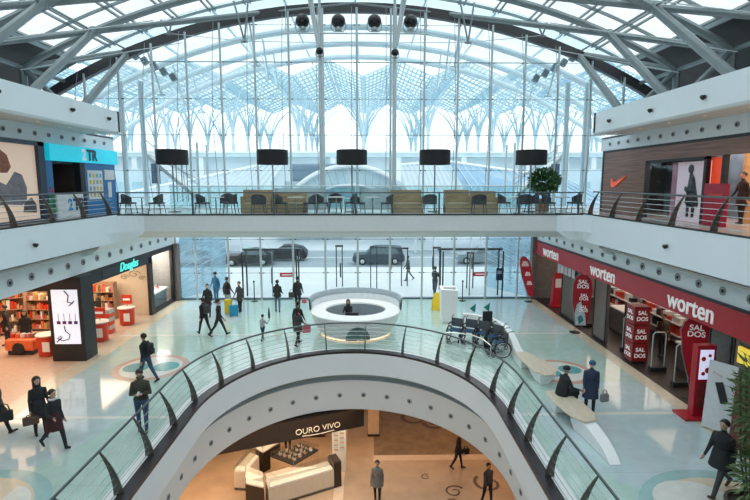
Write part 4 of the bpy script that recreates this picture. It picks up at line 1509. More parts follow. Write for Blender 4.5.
# group near the facade
P['c1'] = person('person in a black jacket striding left of the couple near the facade', (-7.5, 22.6, .006), R(55), 1.74, 18, 3, -18, 14, top=BLK, bot=BLK, vox=.022, coat=.1)
backpack('small dark rucksack on the left striding walker near the facade', P['c1'], 1.0, CHAR)
P['c2'] = person('person in a black jacket striding with legs wide apart near the facade', (-6.75, 22.35, .006), R(-80), 1.76, 22, 2, -22, 14, top=BLK, bot=BLK, vox=.022, scarf=LGREY)
P['g1'] = person('person in a black coat standing behind the striding couple', (-8.25, 25.6, .006), R(175), 1.74, 3, 1, -3, 2, le=40, re=40, top=BLK, bot=CHAR, vox=.022, coat=.25)
P['g2'] = person('person in a black coat with a grey bag near the entrance on the left', (-7.75, 27.4, .006), R(-30), 1.74, 3, 1, -3, 2, top=BLK, bot=LGREY, vox=.022, coat=.12)
P['g3'] = person('person in a dark coat standing behind the yellow and blue suitcases', (-6.85, 26.6, .006), R(150), 1.66, 3, 1, -3, 2, top=CHAR, bot=BLK, vox=.022, coat=.25)
P['g4'] = person('person in a blue jacket and dark cap at the left doorway', (-8.75, 28.7, .006), R(160), 1.80, 3, 1, -3, 2, top=BLUEC, bot=BLUEC, vox=.022, hat=BLK)
P['b1'] = person('person seen from behind in a black jacket and blue jeans facing the doors', (-4.8, 26.55, .006), R(0), 1.74, 4, 2, -4, 4, ls=5, le=60, rs=5, re=60, top=BLK, bot=cloth('mid_denim', (.09, .15, .22)), vox=.022, coat=.06, hood=True)
P['b2'] = person('person seen from behind in a black coat with a dark shoulder bag', (-3.8, 27.2, .006), R(-8), 1.80, 6, 2, -6, 5, top=BLK, bot=BLK, vox=.022, coat=.15, bulk=1.1)
handbag('dark bag at the left side of the person in black facing the doors', (-4.12, 27.15, 1.12), .2, CHAR, .34, .3, .14, .16)
handbag('small red bag beside the right leg of the person in black facing the doors', (-3.45, 27.3, .62), .1, PINK, .26, .2, .1, .12)
P['child'] = person('child in a pale grey top holding up a dark folded umbrella', (-4.6, 21.6, .006), R(-30), 1.18, 12, 3, -12, 12, ls=0, le=10, rarm=((.25, .3, -.6), (.2, .5, .9)), top=LGREY, bot=NAVY, vox=.018, hair=HB)
hw = hand_world(P['child'], 1)
t = thing('umbrella', 'dark folded umbrella held upright by the child', 'umbrella', (hw.x, hw.y, hw.z - .08))
MB().lathe([(.012, 0), (.012, .12), (.045, .16), (.05, .3), (.03, .52), (.004, .64)], n=10).build('canopy', BLK, t, world=False)
P['pink'] = person('woman in a dark coat carrying a pink shopping bag by the railing', (-2.95, 20.95, .006), R(-30), 1.66, 16, 4, -14, 14, rs=15, re=40, top=CHAR, bot=BLK, style='long', vox=.02, coat=.25, scarf=PINK)
P['pink2'] = person('person in black directly behind the woman with the pink bag', (-3.05, 21.7, .006), R(-20), 1.74, 12, 3, -12, 12, top=BLK, bot=BLK, vox=.022, coat=.12)
hw = hand_world(P['pink'], 1)
handbag('pink shopping bag carried by the woman at the railing', (-2.55, 20.75, 1.02), .3, PINK, .36, .30, .12, .1, 'shopping_bag')
P['yel'] = person('person in dark clothes stepping out through the right doorway behind the yellow floor sign', (4.30, 30.6, -.015), R(-25), 1.80, 14, 3, -20, 8, ls=20, le=70, rs=20, re=60, top=BLK, bot=NAVY, vox=.022)
P['out'] = person('person in dark clothes walking outside on the pavement behind the facade', (3.0, 35.2, -.015), R(95), 1.80, 12, 3, -18, 20, top=CHAR, bot=CHAR, vox=.024, coat=.1)
P['clerk'] = person('clerk with dark hair in black seated inside the round white desk', (-.85, 23.1, .012), R(170), 1.64, 85, 88, 85, 88, sit=True, seat=.62, ls=40, le=55, rs=40, re=55, top=BLK, bot=BLK, vox=.02, style='long', hair=HBR)
P['seat'] = person('man in a dark cap and black coat seated on the bench end', (6.05, 14.62, .01), R(-75), 1.74, 80, 84, 84, 80, sit=True, seat=.47, lean=10, ls=25, le=45, rs=25, re=45, top=BLK, bot=BLK, vox=V1, hat=BLK, coat=.45, bulk=1.15, hair=HG)
P['stand'] = person('person in a blue knit hat and long dark coat standing by the bench', (6.78, 14.3, .01), R(165), 1.66, 3, 1, -3, 2, top=NAVY, bot=BLK, hat=cloth('teal_knit', (.02, .09, .18)), vox=V1, coat=.36, bulk=1.15, style='short', look=-20)
handbag('grey handbag hanging beside the person in the blue knit hat', (7.12, 14.1, .86), .3, GREYC, .26, .24, .12, .14)
P['right'] = person('person in a dark green-black coat walking behind the tall plant at the right', (7.98, 10.35, .01), R(110), 1.80, 24, 4, -24, 20, top=BLK, bot=CHAR, vox=V1, coat=.22, bulk=1.15, shoe=BROWN)
# lower hall
P['low1'] = person('person with brown hair in a taupe jacket seen from behind in the lower hall', (.42, 18.35, L0 + .008), R(170), 1.74, 8, 3, -8, 6, top=TAUPE, bot=BLK, hair=HBR, vox=V1, coat=.22, bulk=1.1)
P['low2'] = person('person in black with a bag walking right in the lower hall', (4.05, 20.6, L0 + .008), R(-110), 1.72, 12, 3, -14, 12, top=BLK, bot=BLK, vox=.02, coat=.12)
handbag('black bag at the side of the walker in the lower hall', (4.40, 20.7, L0 + 1.0), .3, BLK, .34, .26, .12, .12)
P['low3'] = person('person in dark clothes at the edge of the lower hall opening', (4.75, 18.1, L0 + .008), R(-160), 1.74, 10, 3, -10, 8, top=CHAR, bot=BLK, vox=.022)
P['staff'] = person('seller in black standing inside the lower hall jewellery stand', (-3.65, 21.85, L0 + .01), R(175), 1.68, 2, 1, -2, 1, le=50, re=50, top=BLK, bot=BLK, vox=.02)
# shop people
P['sh1'] = person('person in a black coat browsing in the orange-lit shop, left one', (-15.5, 21.2, .01), R(120), 1.74, 4, 2, -4, 2, top=BLK, bot=BLK, vox=.022, coat=.3)
P['sh2'] = person('person in a black jacket browsing in the orange-lit shop, right one', (-14.3, 20.6, .01), R(-150), 1.66, 4, 2, -4, 2, top=BLK, bot=BLK, vox=.022, style='long', coat=.2)
P['sh3'] = person('shop assistant in black behind the striped counter', (-12.75, 23.5, .02), R(110), 1.76, 4, 2, -4, 2, le=70, re=70, top=BLK, bot=BLK, vox=.022, hair=HBR)
P['up1'] = person('person in a black coat with a scarf in the upper right shop entrance, left one', (12.6, 16.6, L2 + .01), R(90), 1.72, 4, 2, -4, 2, top=BLK, bot=BLK, vox=.022, coat=.3)
P['up2'] = person('person in a dark jacket in the upper right shop entrance, right one', (12.3, 15.4, L2 + .01), R(60), 1.76, 4, 2, -4, 2, top=CHAR, bot=BLK, vox=.022, coat=.1)
for p_ in P.values(): del p_['hands']
# ================================================================ information desk
dc = (-.5, 23.05)
dk = thing('information_desk', 'round white information desk with a raised grey screen around its back', 'desk', (dc[0], dc[1], .01))


def ring_pts(rx, ry, z, n=48, cx_=dc[0], cy_=dc[1], a0=0, a1=2 * PI, closed=True):
    N = n if closed else n + 1
    return [(cx_ + rx * math.cos(a0 + (a1 - a0) * k / n), cy_ + ry * math.sin(a0 + (a1 - a0) * k / n), z) for k in range(N)]


m = MB()
m.loft([ring_pts(1.72, 1.75, .10), ring_pts(1.98, 2.02, .55), ring_pts(2.12, 2.16, .98)], cap=False)
m.build('outer_shell', mat('desk_shell', (.80, .83, .84), .3, var=.02), dk, smooth=True)
m = MB()
m.loft([ring_pts(1.66, 1.7, .01), ring_pts(1.66, 1.7, .10)], cap=False)
m.build('light_strip', mat('desk_glow', (1, .8, .6), .4, emit=(1, .72, .45), est=1.3), dk)
m = MB()
m.loft([ring_pts(2.12, 2.16, .98), ring_pts(2.14, 2.18, 1.04), ring_pts(2.12, 2.16, 1.07), ring_pts(1.42, 1.28, 1.07), ring_pts(1.40, 1.26, 1.0)], cap=False)
m.build('counter_top', mat('desk_top', (.86, .88, .89), .2, var=.01), dk, smooth=False)
MB().loft([ring_pts(1.40, 1.26, 1.0), ring_pts(1.40, 1.26, .05)], cap=False).build('inner_wall', mat('desk_inner', (.30, .36, .40), .5), dk)
MB().loft([ring_pts(1.4, 1.26, .012), ring_pts(1.4, 1.26, .03)]).build('desk_floor', mat('desk_floor', (.16, .22, .25), .5), dk)
m = MB()
a0, a1 = R(-8), R(188)
rg = [ring_pts(2.16, 2.2, 1.07, 40, a0=a0, a1=a1, closed=False), ring_pts(2.20, 2.24, 1.62, 40, a0=a0, a1=a1, closed=False), ring_pts(2.15, 2.19, 1.62, 40, a0=a0, a1=a1, closed=False), ring_pts(2.11, 2.15, 1.07, 40, a0=a0, a1=a1, closed=False)]
m.loft(rg + [rg[0]], cap=False, closed=False)
m.build('back_screen', mat('screen_grey', (.36, .44, .49), .35), dk, smooth=False)
m = MB(); m.loft([ring_pts(2.06, 2.10, 1.08, 40, a0=a0, a1=a1, closed=False), ring_pts(2.06, 2.10, 1.36, 40, a0=a0, a1=a1, closed=False)], cap=False, closed=False)
m.build('screen_foot', mat('desk_pale', (.60, .68, .72), .4), dk)
# half round emblem on the front of the desk
m = MB()
for rr, mi in ((.52, 0),):
    ang = R(-86)
    pts = []
    n = 20
    rings = []
    for q in (1.0, .6, .05):
        ring = []
        for k in range(n + 1):
            t = PI * k / n
            u = q * .55 * math.cos(t); z = .08 + q * .70 * math.sin(t)
            rad = 1.80 + .42 * (z - .1) / .9 * .8 + .02
            aa = ang + u / rad
            ring.append((dc[0] + rad * math.cos(aa), dc[1] + rad * 1.02 * math.sin(aa), z))
        rings.append(ring)
    m.loft(rings, cap=False, closed=False)
m.build('front_emblem', mat('emblem', (.13, .22, .21), .3, var=.5, scale=4), dk)
t = thing('computer_monitor', 'black computer screen on the desk in front of the seated clerk', 'monitor', (-.62, 22.3, .72), 0)
m = MB(); m.bb(-.95, -.35, 22.10, 22.14, .78, 1.12); m.build('casing', dark, t)
m = MB(); m.bb(-.91, -.39, 22.095, 22.101, .81, 1.09); m.build('screen', blk, t)
m = MB(); m.bb(-.68, -.62, 22.12, 22.18, .72, .85); m.bb(-.76, -.54, 22.05, 22.22, .715, .73); m.build('stand', dark, t)
t = thing('desk_shelf', 'inner working shelf inside the round desk carrying the monitor', 'shelf', (-.5, 22.2, .03))
m = MB(); m.bb(-1.3, .35, 21.95, 22.45, .68, .715); m.build('shelf_board', mat('desk_pale', (.60, .68, .72), .4), t)
for x in (-1.25, .3): MB().bb(x - .03, x + .03, 22.0, 22.4, .03, .68).build('leg', steel, t)
t = thing('office_chair', 'dark office stool under the clerk inside the round desk', 'chair', (-.87, 23.12, .03))
m = MB(); m.lathe([(.2, .50), (.22, .53), (.2, .57)], (-.87, 23.12, .0), 16); m.build('seat', seatm, t)
MB().tube((-.87, 23.12, .05), (-.87, 23.12, .5), .03).build('stem', steel, t)
MB().lathe([(.24, .03), (.24, .05), (.04, .08)], (-.87, 23.12, 0), 12).build('base', steel, t)
t = thing('desk_telephone', 'dark telephone on the inner shelf of the round desk', 'telephone', (.12, 22.25, .716))
m = MB(); m.box((0, 0, .03), (.24, .2, .06)); m.build('body', blk, t, world=False, bevel=.01)
m = MB(); m.box((-.07, 0, .075), (.05, .2, .03)); m.build('handset', blk, t, world=False, bevel=.01)

# white information tower
t = thing('information_tower', 'tall white box-shaped column standing beside the wheelchairs', 'column', (4.17, 24.6, .012))
m = MB(); m.loft([[(3.78, 24.2, .012), (4.5, 24.2, .012), (4.5, 24.9, .012), (3.78, 24.9, .012)], [(3.72, 24.2, 1.72), (4.56, 24.2, 1.66), (4.56, 24.9, 1.72), (3.72, 24.9, 1.80)]])
m.build('casing', white, t, bevel=.02)
MB().bb(3.86, 4.46, 24.35, 24.8, 1.70, 1.80).build('top_tray', mat('tray', (.62, .66, .68), .4), t)
# yellow wet floor sign
t = thing('floor_sign', 'bright yellow warning board on the floor left of the white column', 'sign', (3.9, 26.9, .006))
yel = mat('warning_yellow', (.85, .60, .02), .4)
for s in (-1, 1):
    m = MB(); m.loft([[(3.9 - .26, 26.9 + s * .2, .006), (3.9 + .26, 26.9 + s * .2, .006), (3.9 + .26, 26.93 + s * .2, .006), (3.9 - .26, 26.93 + s * .2, .006)], [(3.9 - .25, 26.9 + s * .12, .5), (3.9 + .25, 26.9 + s * .12, .5), (3.9 + .25, 26.93 + s * .12, .5), (3.9 - .25, 26.93 + s * .12, .5)], [(3.9 - .12, 26.9 + s * .03, .95), (3.9 + .12, 26.9 + s * .03, .95), (3.9 + .12, 26.93 + s * .03, .95), (3.9 - .12, 26.93 + s * .03, .95)]])
    m.build('board', yel, t)
# teal pointers on rods
for x, y, w in ((5.35, 24.3, 'left'), (6.1, 24.5, 'right')):
    t = thing('teal_pointer', 'small teal triangular pointer on a thin rod behind the wheelchairs, %s one' % w, 'sign', (x, y, .006))
    MB().tube((x, y, .006), (x, y, .75), .012, 6).build('rod', steel, t)
    m = MB(); m.prism([(x - .18, .72), (x + .14, .98), (x + .10, .52)], y - .015, y + .015, 'y'); m.build('arrow', mat('teal', (.01, .20, .17), .4), t)
    MB().lathe([(.1, 0), (.1, .015), (.02, .02)], (x, y, .006), 12).build('base', steel, t)

# queue posts and red signs by the doors
for x, y, w in ((-6.6, 29.0, 'left doorway'), (5.7, 28.9, 'right doorway')):
    t = thing('barrier_post', 'slim dark barrier post on a round foot at the ' + w, 'post', (x, y, .006))
    MB().tube((x, y, .02), (x, y, 1.25), .03).build('pole', dark, t)
    MB().lathe([(.2, 0), (.2, .02), (.03, .04)], (x, y, .006), 14).build('base', dark, t)
    MB().box((x, y, 1.2), (.1, .1, .08)).build('head', dark, t)
for x, w in ((-4.75, 'left'), (6.9, 'right')):
    t = thing('door_sticker', 'small red sign on the glass beside the %s doorway' % w, 'sign', (x, FY - .03, 1.42))
    MB().bb(x - .42, x + .42, FY - .03, FY - .008, 1.36, 1.62).build('sign_face', mat('sign_red', (.55, .03, .04), .4), t)
    MB().bb(x - .3, x + .3, FY - .036, FY - .029, 1.46, 1.52).build('white_stripe', txtw, t)
t = thing('notice_panel', 'dark blue notice on the glass right of the right doorway', 'notice', (8.0, FY - .03, 1.6))
MB().bb(7.85, 8.25, FY - .04, FY - .008, 1.1, 1.85).build('panel', mat('notice_navy', (.01, .03, .08), .4), t)
MB().bb(7.92, 8.18, FY - .045, FY - .039, 1.5, 1.7).build('label_field', mat('notice_pale', (.3, .35, .45), .4), t)
# suitcases
def suitcase(label, x, y, rz, m_, h=.62, w=.42):
    t = thing('suitcase', label, 'suitcase', (x, y, .006), rz)
    m = MB(); m.box((0, 0, .05 + h / 2), (w, .26, h)); m.build('shell', m_, t, world=False, bevel=.04)
    m = MB(); m.path([(-.12, .08, h), (-.12, .08, h + .38), (.12, .08, h + .38), (.12, .08, h)], .012, 6); m.build('handle', dark, t, world=False)
    for sx in (-1, 1):
        for sy in (-1, 1): MB().tube((sx * w * .38 - .015, sy * .09, .03), (sx * w * .38 + .015, sy * .09, .03), .03, 10).build('wheel', blk, t, world=False)
suitcase('bright blue suitcase standing among the group near the left entrance', -6.95, 25.7, .2, mat('case_blue', (.01, .25, .42), .4), .56, .46)
suitcase('yellow suitcase standing behind the bright blue suitcase', -7.35, 26.15, .1, mat('case_yellow', (.65, .50, .03), .5), .75, .38)

# ================================================================ wheelchairs parked along the curved bench
def wheelchair():
    r = thing('wheelchair', 'x', 'wheelchair', (0, 0, 0), 0, 'row of parked wheelchairs')
    fr = mat('chair_frame', (.03, .033, .038), .3, .5)
    blue = mat('seat_blue', (.015, .07, .16), .5, var=.1)
    for s in (-1, 1):
        m = MB(); n = 24
        c = (s * .29, -.02, .30)
        m.path([(c[0], c[1] + .30 * math.cos(2 * PI * k / n), c[2] + .285 * math.sin(2 * PI * k / n)) for k in range(n)], .026, 6, closed=True)
        w = m.build('wheel', blk, r, world=False, smooth=True)
        m = MB()
        for k in range(8):
            a = PI * k / 8
            m.tube((c[0], c[1] - .28 * math.cos(a), c[2] - .27 * math.sin(a)), (c[0], c[1] + .28 * math.cos(a), c[2] + .27 * math.sin(a)), .004, 4)
        m.path([(c[0] + s * .03, c[1] + .26 * math.cos(2 * PI * k / n), c[2] + .25 * math.sin(2 * PI * k / n)) for k in range(n)], .008, 5, closed=True)
        m.build('spokes', chrome, w, world=False)
        m = MB()
        m.path([(s * .24, -.30, .95), (s * .24, -.22, .92), (s * .24, -.20, .5), (s * .24, -.2, .30)], .014, 6)
        m.path([(s * .24, -.2, .70), (s * .24, .16, .70), (s * .24, .22, .48), (s * .22, .34, .12)], .014, 6)
        m.path([(s * .24, -.2, .46), (s * .24, .24, .46)], .014, 6); m.path([(s * .24, -.2, .3), (s * .24, .22, .28), (s * .24, .25, .46)], .014, 6)
        m.build('side_frame', fr, r, world=False)
        MB().box((s * .245, -.02, .72), (.05, .30, .03)).build('armrest', blk, r, world=False)
        MB().tube((s * .24, -.30, .95), (s * .24, -.42, .95), .018, 6).build('handle', blk, r, world=False)
        m = MB(); m.path([(s * .22, .28 + .08 * math.cos(2 * PI * k / 12), .085 + .08 * math.sin(2 * PI * k / 12)) for k in range(12)], .012, 5, closed=True); m.tube((s * .22 - .01, .28, .085), (s * .22 + .01, .28, .085), .05, 8); m.build('caster', blk, r, world=False)
        MB().box((s * .12, .40, .10), (.16, .18, .015)).build('footrest', fr, r, world=False)
    m = MB(); m.box((0, .02, .48), (.44, .42, .04)); m.build('seat', blue, r, world=False)
    m = MB(); m.box((0, -.2, .72), (.44, .02, .34)); m.build('backrest', mat('mesh_grey', (.09, .105, .12), .5), r, world=False)
    return r


w0 = wheelchair()
wcs = [((3.95, 21.35), -30, 'leftmost in the row, next to the white column'), ((4.55, 21.15), -30, 'second from left in the row'), ((5.02, 20.85), -36, 'third from left in the row'), ((5.42, 20.3), -48, 'second from right in the row'), ((5.42, 19.5), -88, 'rightmost in the row, turned sideways')]
for k, ((x, y), a, w) in enumerate(wcs):
    lb = 'black wheelchair with blue seat, ' + w
    if k == 0: w0.scale = (1.12, 1.12, 1.12); w0.location = (x, y, .006); w0.rotation_euler = (0, 0, R(180 + a)); w0['label'] = lb
    else: copytree(w0, loc=(x, y, .006), rz=R(180 + a), label=lb)
t = thing('parking_rail', 'low curved chrome rail in front of the parked wheelchairs', 'rail', (4.6, 20.3, .01))
pts = [(3.4, 20.65, .62), (3.9, 20.55, .62), (4.45, 20.25, .62), (4.8, 19.75, .60), (4.95, 19.1, .55)]
MB().path([(x, y, z) for x, y, z in pts], .022, 8).build('top_rail', chrome, t, smooth=True)
for x, y, z in (pts[0], pts[2], pts[4]): MB().tube((x, y, .01), (x, y, z), .02).build('post', chrome, t)
t = thing('mobility_scooter', 'dark mobility scooter squeezed in behind the right wheelchairs', 'scooter', (5.75, 21.1, .01))
m = MB(); m.box((5.55, 21.75, .25), (.5, .9, .2)); m.build('chassis', blk, t, bevel=.05)
m = MB(); m.box((5.55, 21.95, .62), (.45, .45, .1)); m.box((5.55, 22.18, .9), (.45, .1, .5)); m.build('seat', seatm, t, bevel=.03)
m = MB(); m.tube((5.55, 21.85, .3), (5.55, 21.9, .6), .05); m.build('seat_post', dark, t)
for sx in (-1, 1):
    for dy in (-.3, .35):
        MB().tube((5.55 + sx * .24 - .04, 21.75 + dy, .125), (5.55 + sx * .24 + .04, 21.75 + dy, .125), .115, 12).build('wheel', blk, t)

# curved white benches with pale wooden ends
def ribbon(name, pts, parent, m, top=.45, w0_=.5, w1=.5, thick=.08, foot=0.0):
    """ribbon bench: top surface plus a wall down to the floor on both sides"""
    L_, R_ = [], []
    N = len(pts)
    rings = []
    for i, (x, y) in enumerate(pts):
        a = pts[max(i - 1, 0)]; b = pts[min(i + 1, N - 1)]
        d = Vector((b[0] - a[0], b[1] - a[1])).normalized(); n = Vector((-d.y, d.x))
        w = w0_ + (w1 - w0_) * i / (N - 1)
        hh = top if not callable(top) else top(i / (N - 1))
        lo = foot if not callable(foot) else foot(i / (N - 1))
        rings.append([(x + n.x * w / 2, y + n.y * w / 2, lo), (x + n.x * w / 2, y + n.y * w / 2, hh), (x - n.x * w / 2, y - n.y * w / 2, hh), (x - n.x * w / 2, y - n.y * w / 2, lo)])
    return MB().loft(rings).build(name, m, parent, bevel=.015)


def smoothp(P_, n=6):
    out = []
    P_ = [P_[0]] + list(P_) + [P_[-1]]
    for i in range(1, len(P_) - 2):
        for k in range(n):
            t = k / n
            q = []
            for c in range(len(P_[0])):
                p0, p1, p2, p3 = P_[i - 1][c], P_[i][c], P_[i + 1][c], P_[i + 2][c]
                q.append(.5 * ((2 * p1) + (-p0 + p2) * t + (2 * p0 - 5 * p1 + 4 * p2 - p3) * t * t + (-p0 + 3 * p1 - 3 * p2 + p3) * t ** 3))
            out.append(tuple(q))
    out.append(P_[-2])
    return out


bench_w = mat('bench_white', (.84, .87, .88), .25, var=.01)
bench_t = mat('bench_wood', (.62, .54, .42), .35, var=.1, scale=3, stretch=(6, 1, 1))
t = thing('curved_bench', 'long curved white bench behind the wheelchairs, ending in a pale wooden seat', 'bench', (6.0, 20, .01))
ribbon('wall', smoothp([(4.62, 23.2), (5.3, 23.0), (5.95, 22.3), (6.2, 21.2), (6.1, 19.9), (5.98, 18.9), (6.0, 18.0)]), t, bench_w, lambda s: .78 - .38 * s ** 1.5, .16, .34, foot=.01)
m = MB(); m.prism([(5.72, 18.55), (6.22, 18.6), (6.62, 17.5), (6.68, 16.7), (6.45, 16.25), (6.1, 16.2), (5.85, 16.6), (5.75, 17.6)], .42, .48); m.build('seat', bench_t, t, bevel=.02)
m = MB(); m.loft([[(6.0, 17.0, .01), (6.35, 17.0, .01), (6.3, 16.5, .01), (6.05, 16.5, .01)], [(5.85, 17.5, .42), (6.55, 17.5, .42), (6.55, 16.35, .42), (5.95, 16.35, .42)]]); m.build('foot', bench_w, t)
t = thing('curved_bench', 'white bench with a wooden seat and a tail curving down to the floor', 'bench', (6.0, 13.2, .01))
m = MB(); m.prism([(5.62, 14.9), (6.15, 14.95), (6.45, 14.2), (6.5, 13.4), (6.35, 12.95), (6.0, 12.85), (5.75, 13.2), (5.58, 14.1)], .43, .49); m.build('seat', bench_t, t, bevel=.02)
m = MB(); m.loft([[(5.75, 14.7, .01), (6.1, 14.7, .01), (6.1, 14.3, .01), (5.75, 14.3, .01)], [(5.62, 14.85, .43), (6.2, 14.85, .43), (6.2, 14.0, .43), (5.62, 14.0, .43)]]); m.build('foot', bench_w, t)
m = MB(); rg = []
for k in range(11):
    s = k / 10
    y = 13.5 - 2.0 * s; x = 6.08 + .12 * math.sin(s * 2)
    zt = .43 * math.cos(s * PI / 2) ** .7 + .02 if s < 1 else .03
    zb_ = max(.01, .30 * (1 - s * 2.2)) if k < 5 else .01
    w = .42 - .14 * s
    rg.append([(x - w / 2, y, .01 if k > 0 else .2), (x - w / 2, y, zt), (x + w / 2, y, zt), (x + w / 2, y, .01 if k > 0 else .2)])
m.loft(rg); m.build('tail', bench_w, t)

# ================================================================ tall plant with flowers near the viewer on the right
rng = random.Random(11)
t = thing('flowering_plant', 'tall leafy plant with purple and red flowers at the right edge of the photo', 'plant', (7.75, 9.1, .01))
MB().lathe([(.38, 0), (.5, .55), (.5, .6), (.44, .6), (.42, .5)], (7.75, 9.1, .01), 20).build('pot', mat('pot_dark', (.06, .05, .05), .5), t, smooth=True)
lf_ = mat('leaf_olive', (.10, .16, .06), .45, var=.6, scale=4)
for k in range(7):
    a = k * .9
    x1, y1 = 7.75 + .45 * math.cos(a), 9.1 + .4 * math.sin(a)
    MB().path([(7.75 + .1 * math.cos(a), 9.1 + .1 * math.sin(a), .5), (7.75 + .3 * math.cos(a), 9.1 + .3 * math.sin(a), 1.6), (x1, y1, 3.3)], .02, 6).build('stem', mat('stem_green', (.05, .07, .02), .6), t)
m = leaves(1800, (7.93, 9.1, 2.75), (.66, .6, 1.15), .20, rng, 4.2, .1); m.build('foliage', lf_, t)
m = leaves(800, (7.9, 9.0, 1.3), (.5, .5, .8), .22, rng, 4.5, .2); m.build('lower_foliage', lf_, t)
for k in range(26):
    c = (7.45 + rng.uniform(-.3, .3), 8.40 + rng.uniform(-.1, .12), rng.uniform(1.75, 2.3))
    m = MB()
    for j in range(6):
        a = j * PI / 3
        m.add([c, (c[0] + .05 * math.cos(a - .3), c[1] - .02, c[2] + .05 * math.sin(a - .3)), (c[0] + .09 * math.cos(a), c[1] - .03, c[2] + .09 * math.sin(a)), (c[0] + .05 * math.cos(a + .3), c[1] - .02, c[2] + .05 * math.sin(a + .3))], [(0, 1, 2, 3)])
    m.ball(c, .02, 6)
    m.build('flower', mat('flower_purple', (.36, .06, .28), .5, var=.2) if k % 3 else mat('flower_red', (.35, .04, .04), .5), t)
# ================================================================ shops, level 1 left
ROTL = (R(90), 0, R(90)); ROTR = (R(90), 0, R(-90)); ROTF = (R(90), 0, 0)
XL, XR = -11.35, 10.15
struct('ceiling_shops_left', MB().bb(-19, XL - .02, Y0, FY, 3.40, 3.5), ceil_m)
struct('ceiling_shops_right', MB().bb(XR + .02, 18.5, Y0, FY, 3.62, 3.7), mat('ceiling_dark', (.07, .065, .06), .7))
struct('wall_left', MB().bb(-18.2, -18, Y0, FY, 0, 3.4), mat('shop_back_peach', (.60, .42, .30), .6, var=.15, scale=2))
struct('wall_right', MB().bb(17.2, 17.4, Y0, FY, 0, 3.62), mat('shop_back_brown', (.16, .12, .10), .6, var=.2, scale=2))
struct('wall_shop_partition', MB().bb(-18, XL - .1, 26.1, 26.25, 0, 3.4), beige)
# perfume shop front
sf = thing('storefront', 'black perfume shop front with a teal script sign, left of the hall', 'shop front', (XL, 23, .01))
m = MB(); m.bb(XL - .12, XL + .03, 20.0, 26.2, 2.80, 3.36); m.bb(XL - .12, XL + .03, 26.2, FY - .3, 3.12, 3.36); m.build('header', blk, sf)
m = MB(); m.bb(XL - .12, XL + .03, 25.95, 26.35, .01, 3.12); m.bb(XL - .12, XL + .03, FY - .6, FY - .3, .01, 3.12); m.bb(XL - .10, XL + .02, 26.35, FY - .6, .01, .22); m.build('frame', blk, sf)
MB().bb(XL - .06, XL - .03, 26.35, FY - .6, .22, 3.12).build('window_glass', shopglass, sf)
MB().bb(-17.9, -12.35, 19.35, 19.5, 2.76, 3.38).build('side_header', blk, sf)
MB().bb(XL + .03, XL + .05, 21.3, 22.7, 2.92, 3.20).build('dark_panel', dark, sf)
teal_e = mat('sign_teal', (.1, .8, .72), .4, emit=(.10, .80, .68), est=.8)
text_mesh('sign_text', 'Douglas', .56, teal_e, (XL + .06, 23.7, 3.08), ROTL, sf, ext=.02, shear=.35, sx=1.0, bold=.0)
# wall drawings on the partition
m = MB()
for cx_, cz_, r_ in ((-12.2, 2.2, .35), (-12.7, 2.05, .25), (-11.8, 2.0, .2)):
    m.path([(cx_ + r_ * (1 - t / 20) * math.cos(t * .5), 26.08, cz_ + r_ * .6 * (1 - t / 20) * math.sin(t * .5)) for t in range(19)], .018, 5)
m.build('wall_drawing', mat('drawing_grey', (.25, .2, .16), .5), sf)
# display shelves in the corner window
t = thing('display_shelf', 'white display shelf with small items in the corner shop window', 'shelf', (-12.2, 27.9, .01))
m = MB(); m.bb(-12.9, -11.6, 26.6, 29.0, .85, .93); m.build('counter', white, t)
m = MB(); m.bb(-12.8, -11.7, 26.7, 28.9, .01, .85); m.build('plinth', mat('plinth_blue', (.12, .18, .23), .4), t)
m = MB(); m.bb(-13.1, -13.0, 26.5, 29.1, .01, 3.0); m.build('back_panel', mat('panel_white', (.70, .71, .70), .5), t)
for z in (1.4, 1.85, 2.3, 2.7): MB().bb(-13.0, -12.7, 26.8, 28.8, z, z + .025).build('shelf_board', chrome, t)
rng = random.Random(5)
ORD = ['first', 'second', 'third', 'fourth', 'fifth', 'sixth', 'seventh', 'eighth', 'ninth', 'tenth', 'eleventh', 'last']
for k in range(12):
    y = 26.8 + k * .17; hh = rng.uniform(.10, .24)
    q = thing('perfume_bottle', 'x', 'bottle', (-12.0 + rng.uniform(-.15, .1), y, .93), 0, 'perfume bottles on the white shelf')
    q['label'] = 'small perfume bottle on the white window shelf, %s from the left' % ORD[k]
    m = MB(); m.box((0, 0, hh / 2), (.08, .07, hh)); m.build('flask', [redb, mat('flask_pink', (.6, .3, .3), .2), mat('flask_dark', (.1, .08, .1), .2)][k % 3], q, world=False, bevel=.01)
    MB().tube((0, 0, hh), (0, 0, hh + .05), .015).build('cap', chrome, q, world=False)
for z in (1.425, 1.875, 2.325):
    m = MB()
    for k in range(8): m.box((-12.85, 26.95 + .23 * k, z + .07), (.08, .10, .13))
    o = m.build('products', [pale], t); o['kind'] = 'stuff'
# digital screen totem
t = thing('screen_totem', 'black advertising totem with a bright portrait screen at the shop corner', 'screen', (-11.6, 19.2, .01))
m = MB(); m.bb(-12.32, -11.02, 19.12, 20.0, .01, 3.36); m.build('casing', blk, t, bevel=.02)
scr = mat('screen_white', (.8, .85, .95), .3, emit=(.72, .82, 1.0), est=.55)
MB().bb(-12.16, -11.16, 19.095, 19.12, .72, 2.88).build('screen', scr, t)
m = MB()
m.path([(-11.65, 19.085, 2.85), (-11.5, 19.085, 2.65), (-11.55, 19.085, 2.4), (-11.35, 19.085, 2.35), (-11.28, 19.085, 2.45), (-11.5, 19.085, 2.25)], .022, 6)
m.build('screen_drawing', mat('ink', (.02, .02, .03), .4), t); m = MB()
m.path([(-11.75, 19.085, 1.45), (-11.72, 19.085, 1.25), (-11.55, 19.085, 1.1), (-11.6, 19.085, .92), (-11.85, 19.085, .85), (-12.05, 19.085, .95), (-11.9, 19.085, 1.05)], .018, 6)
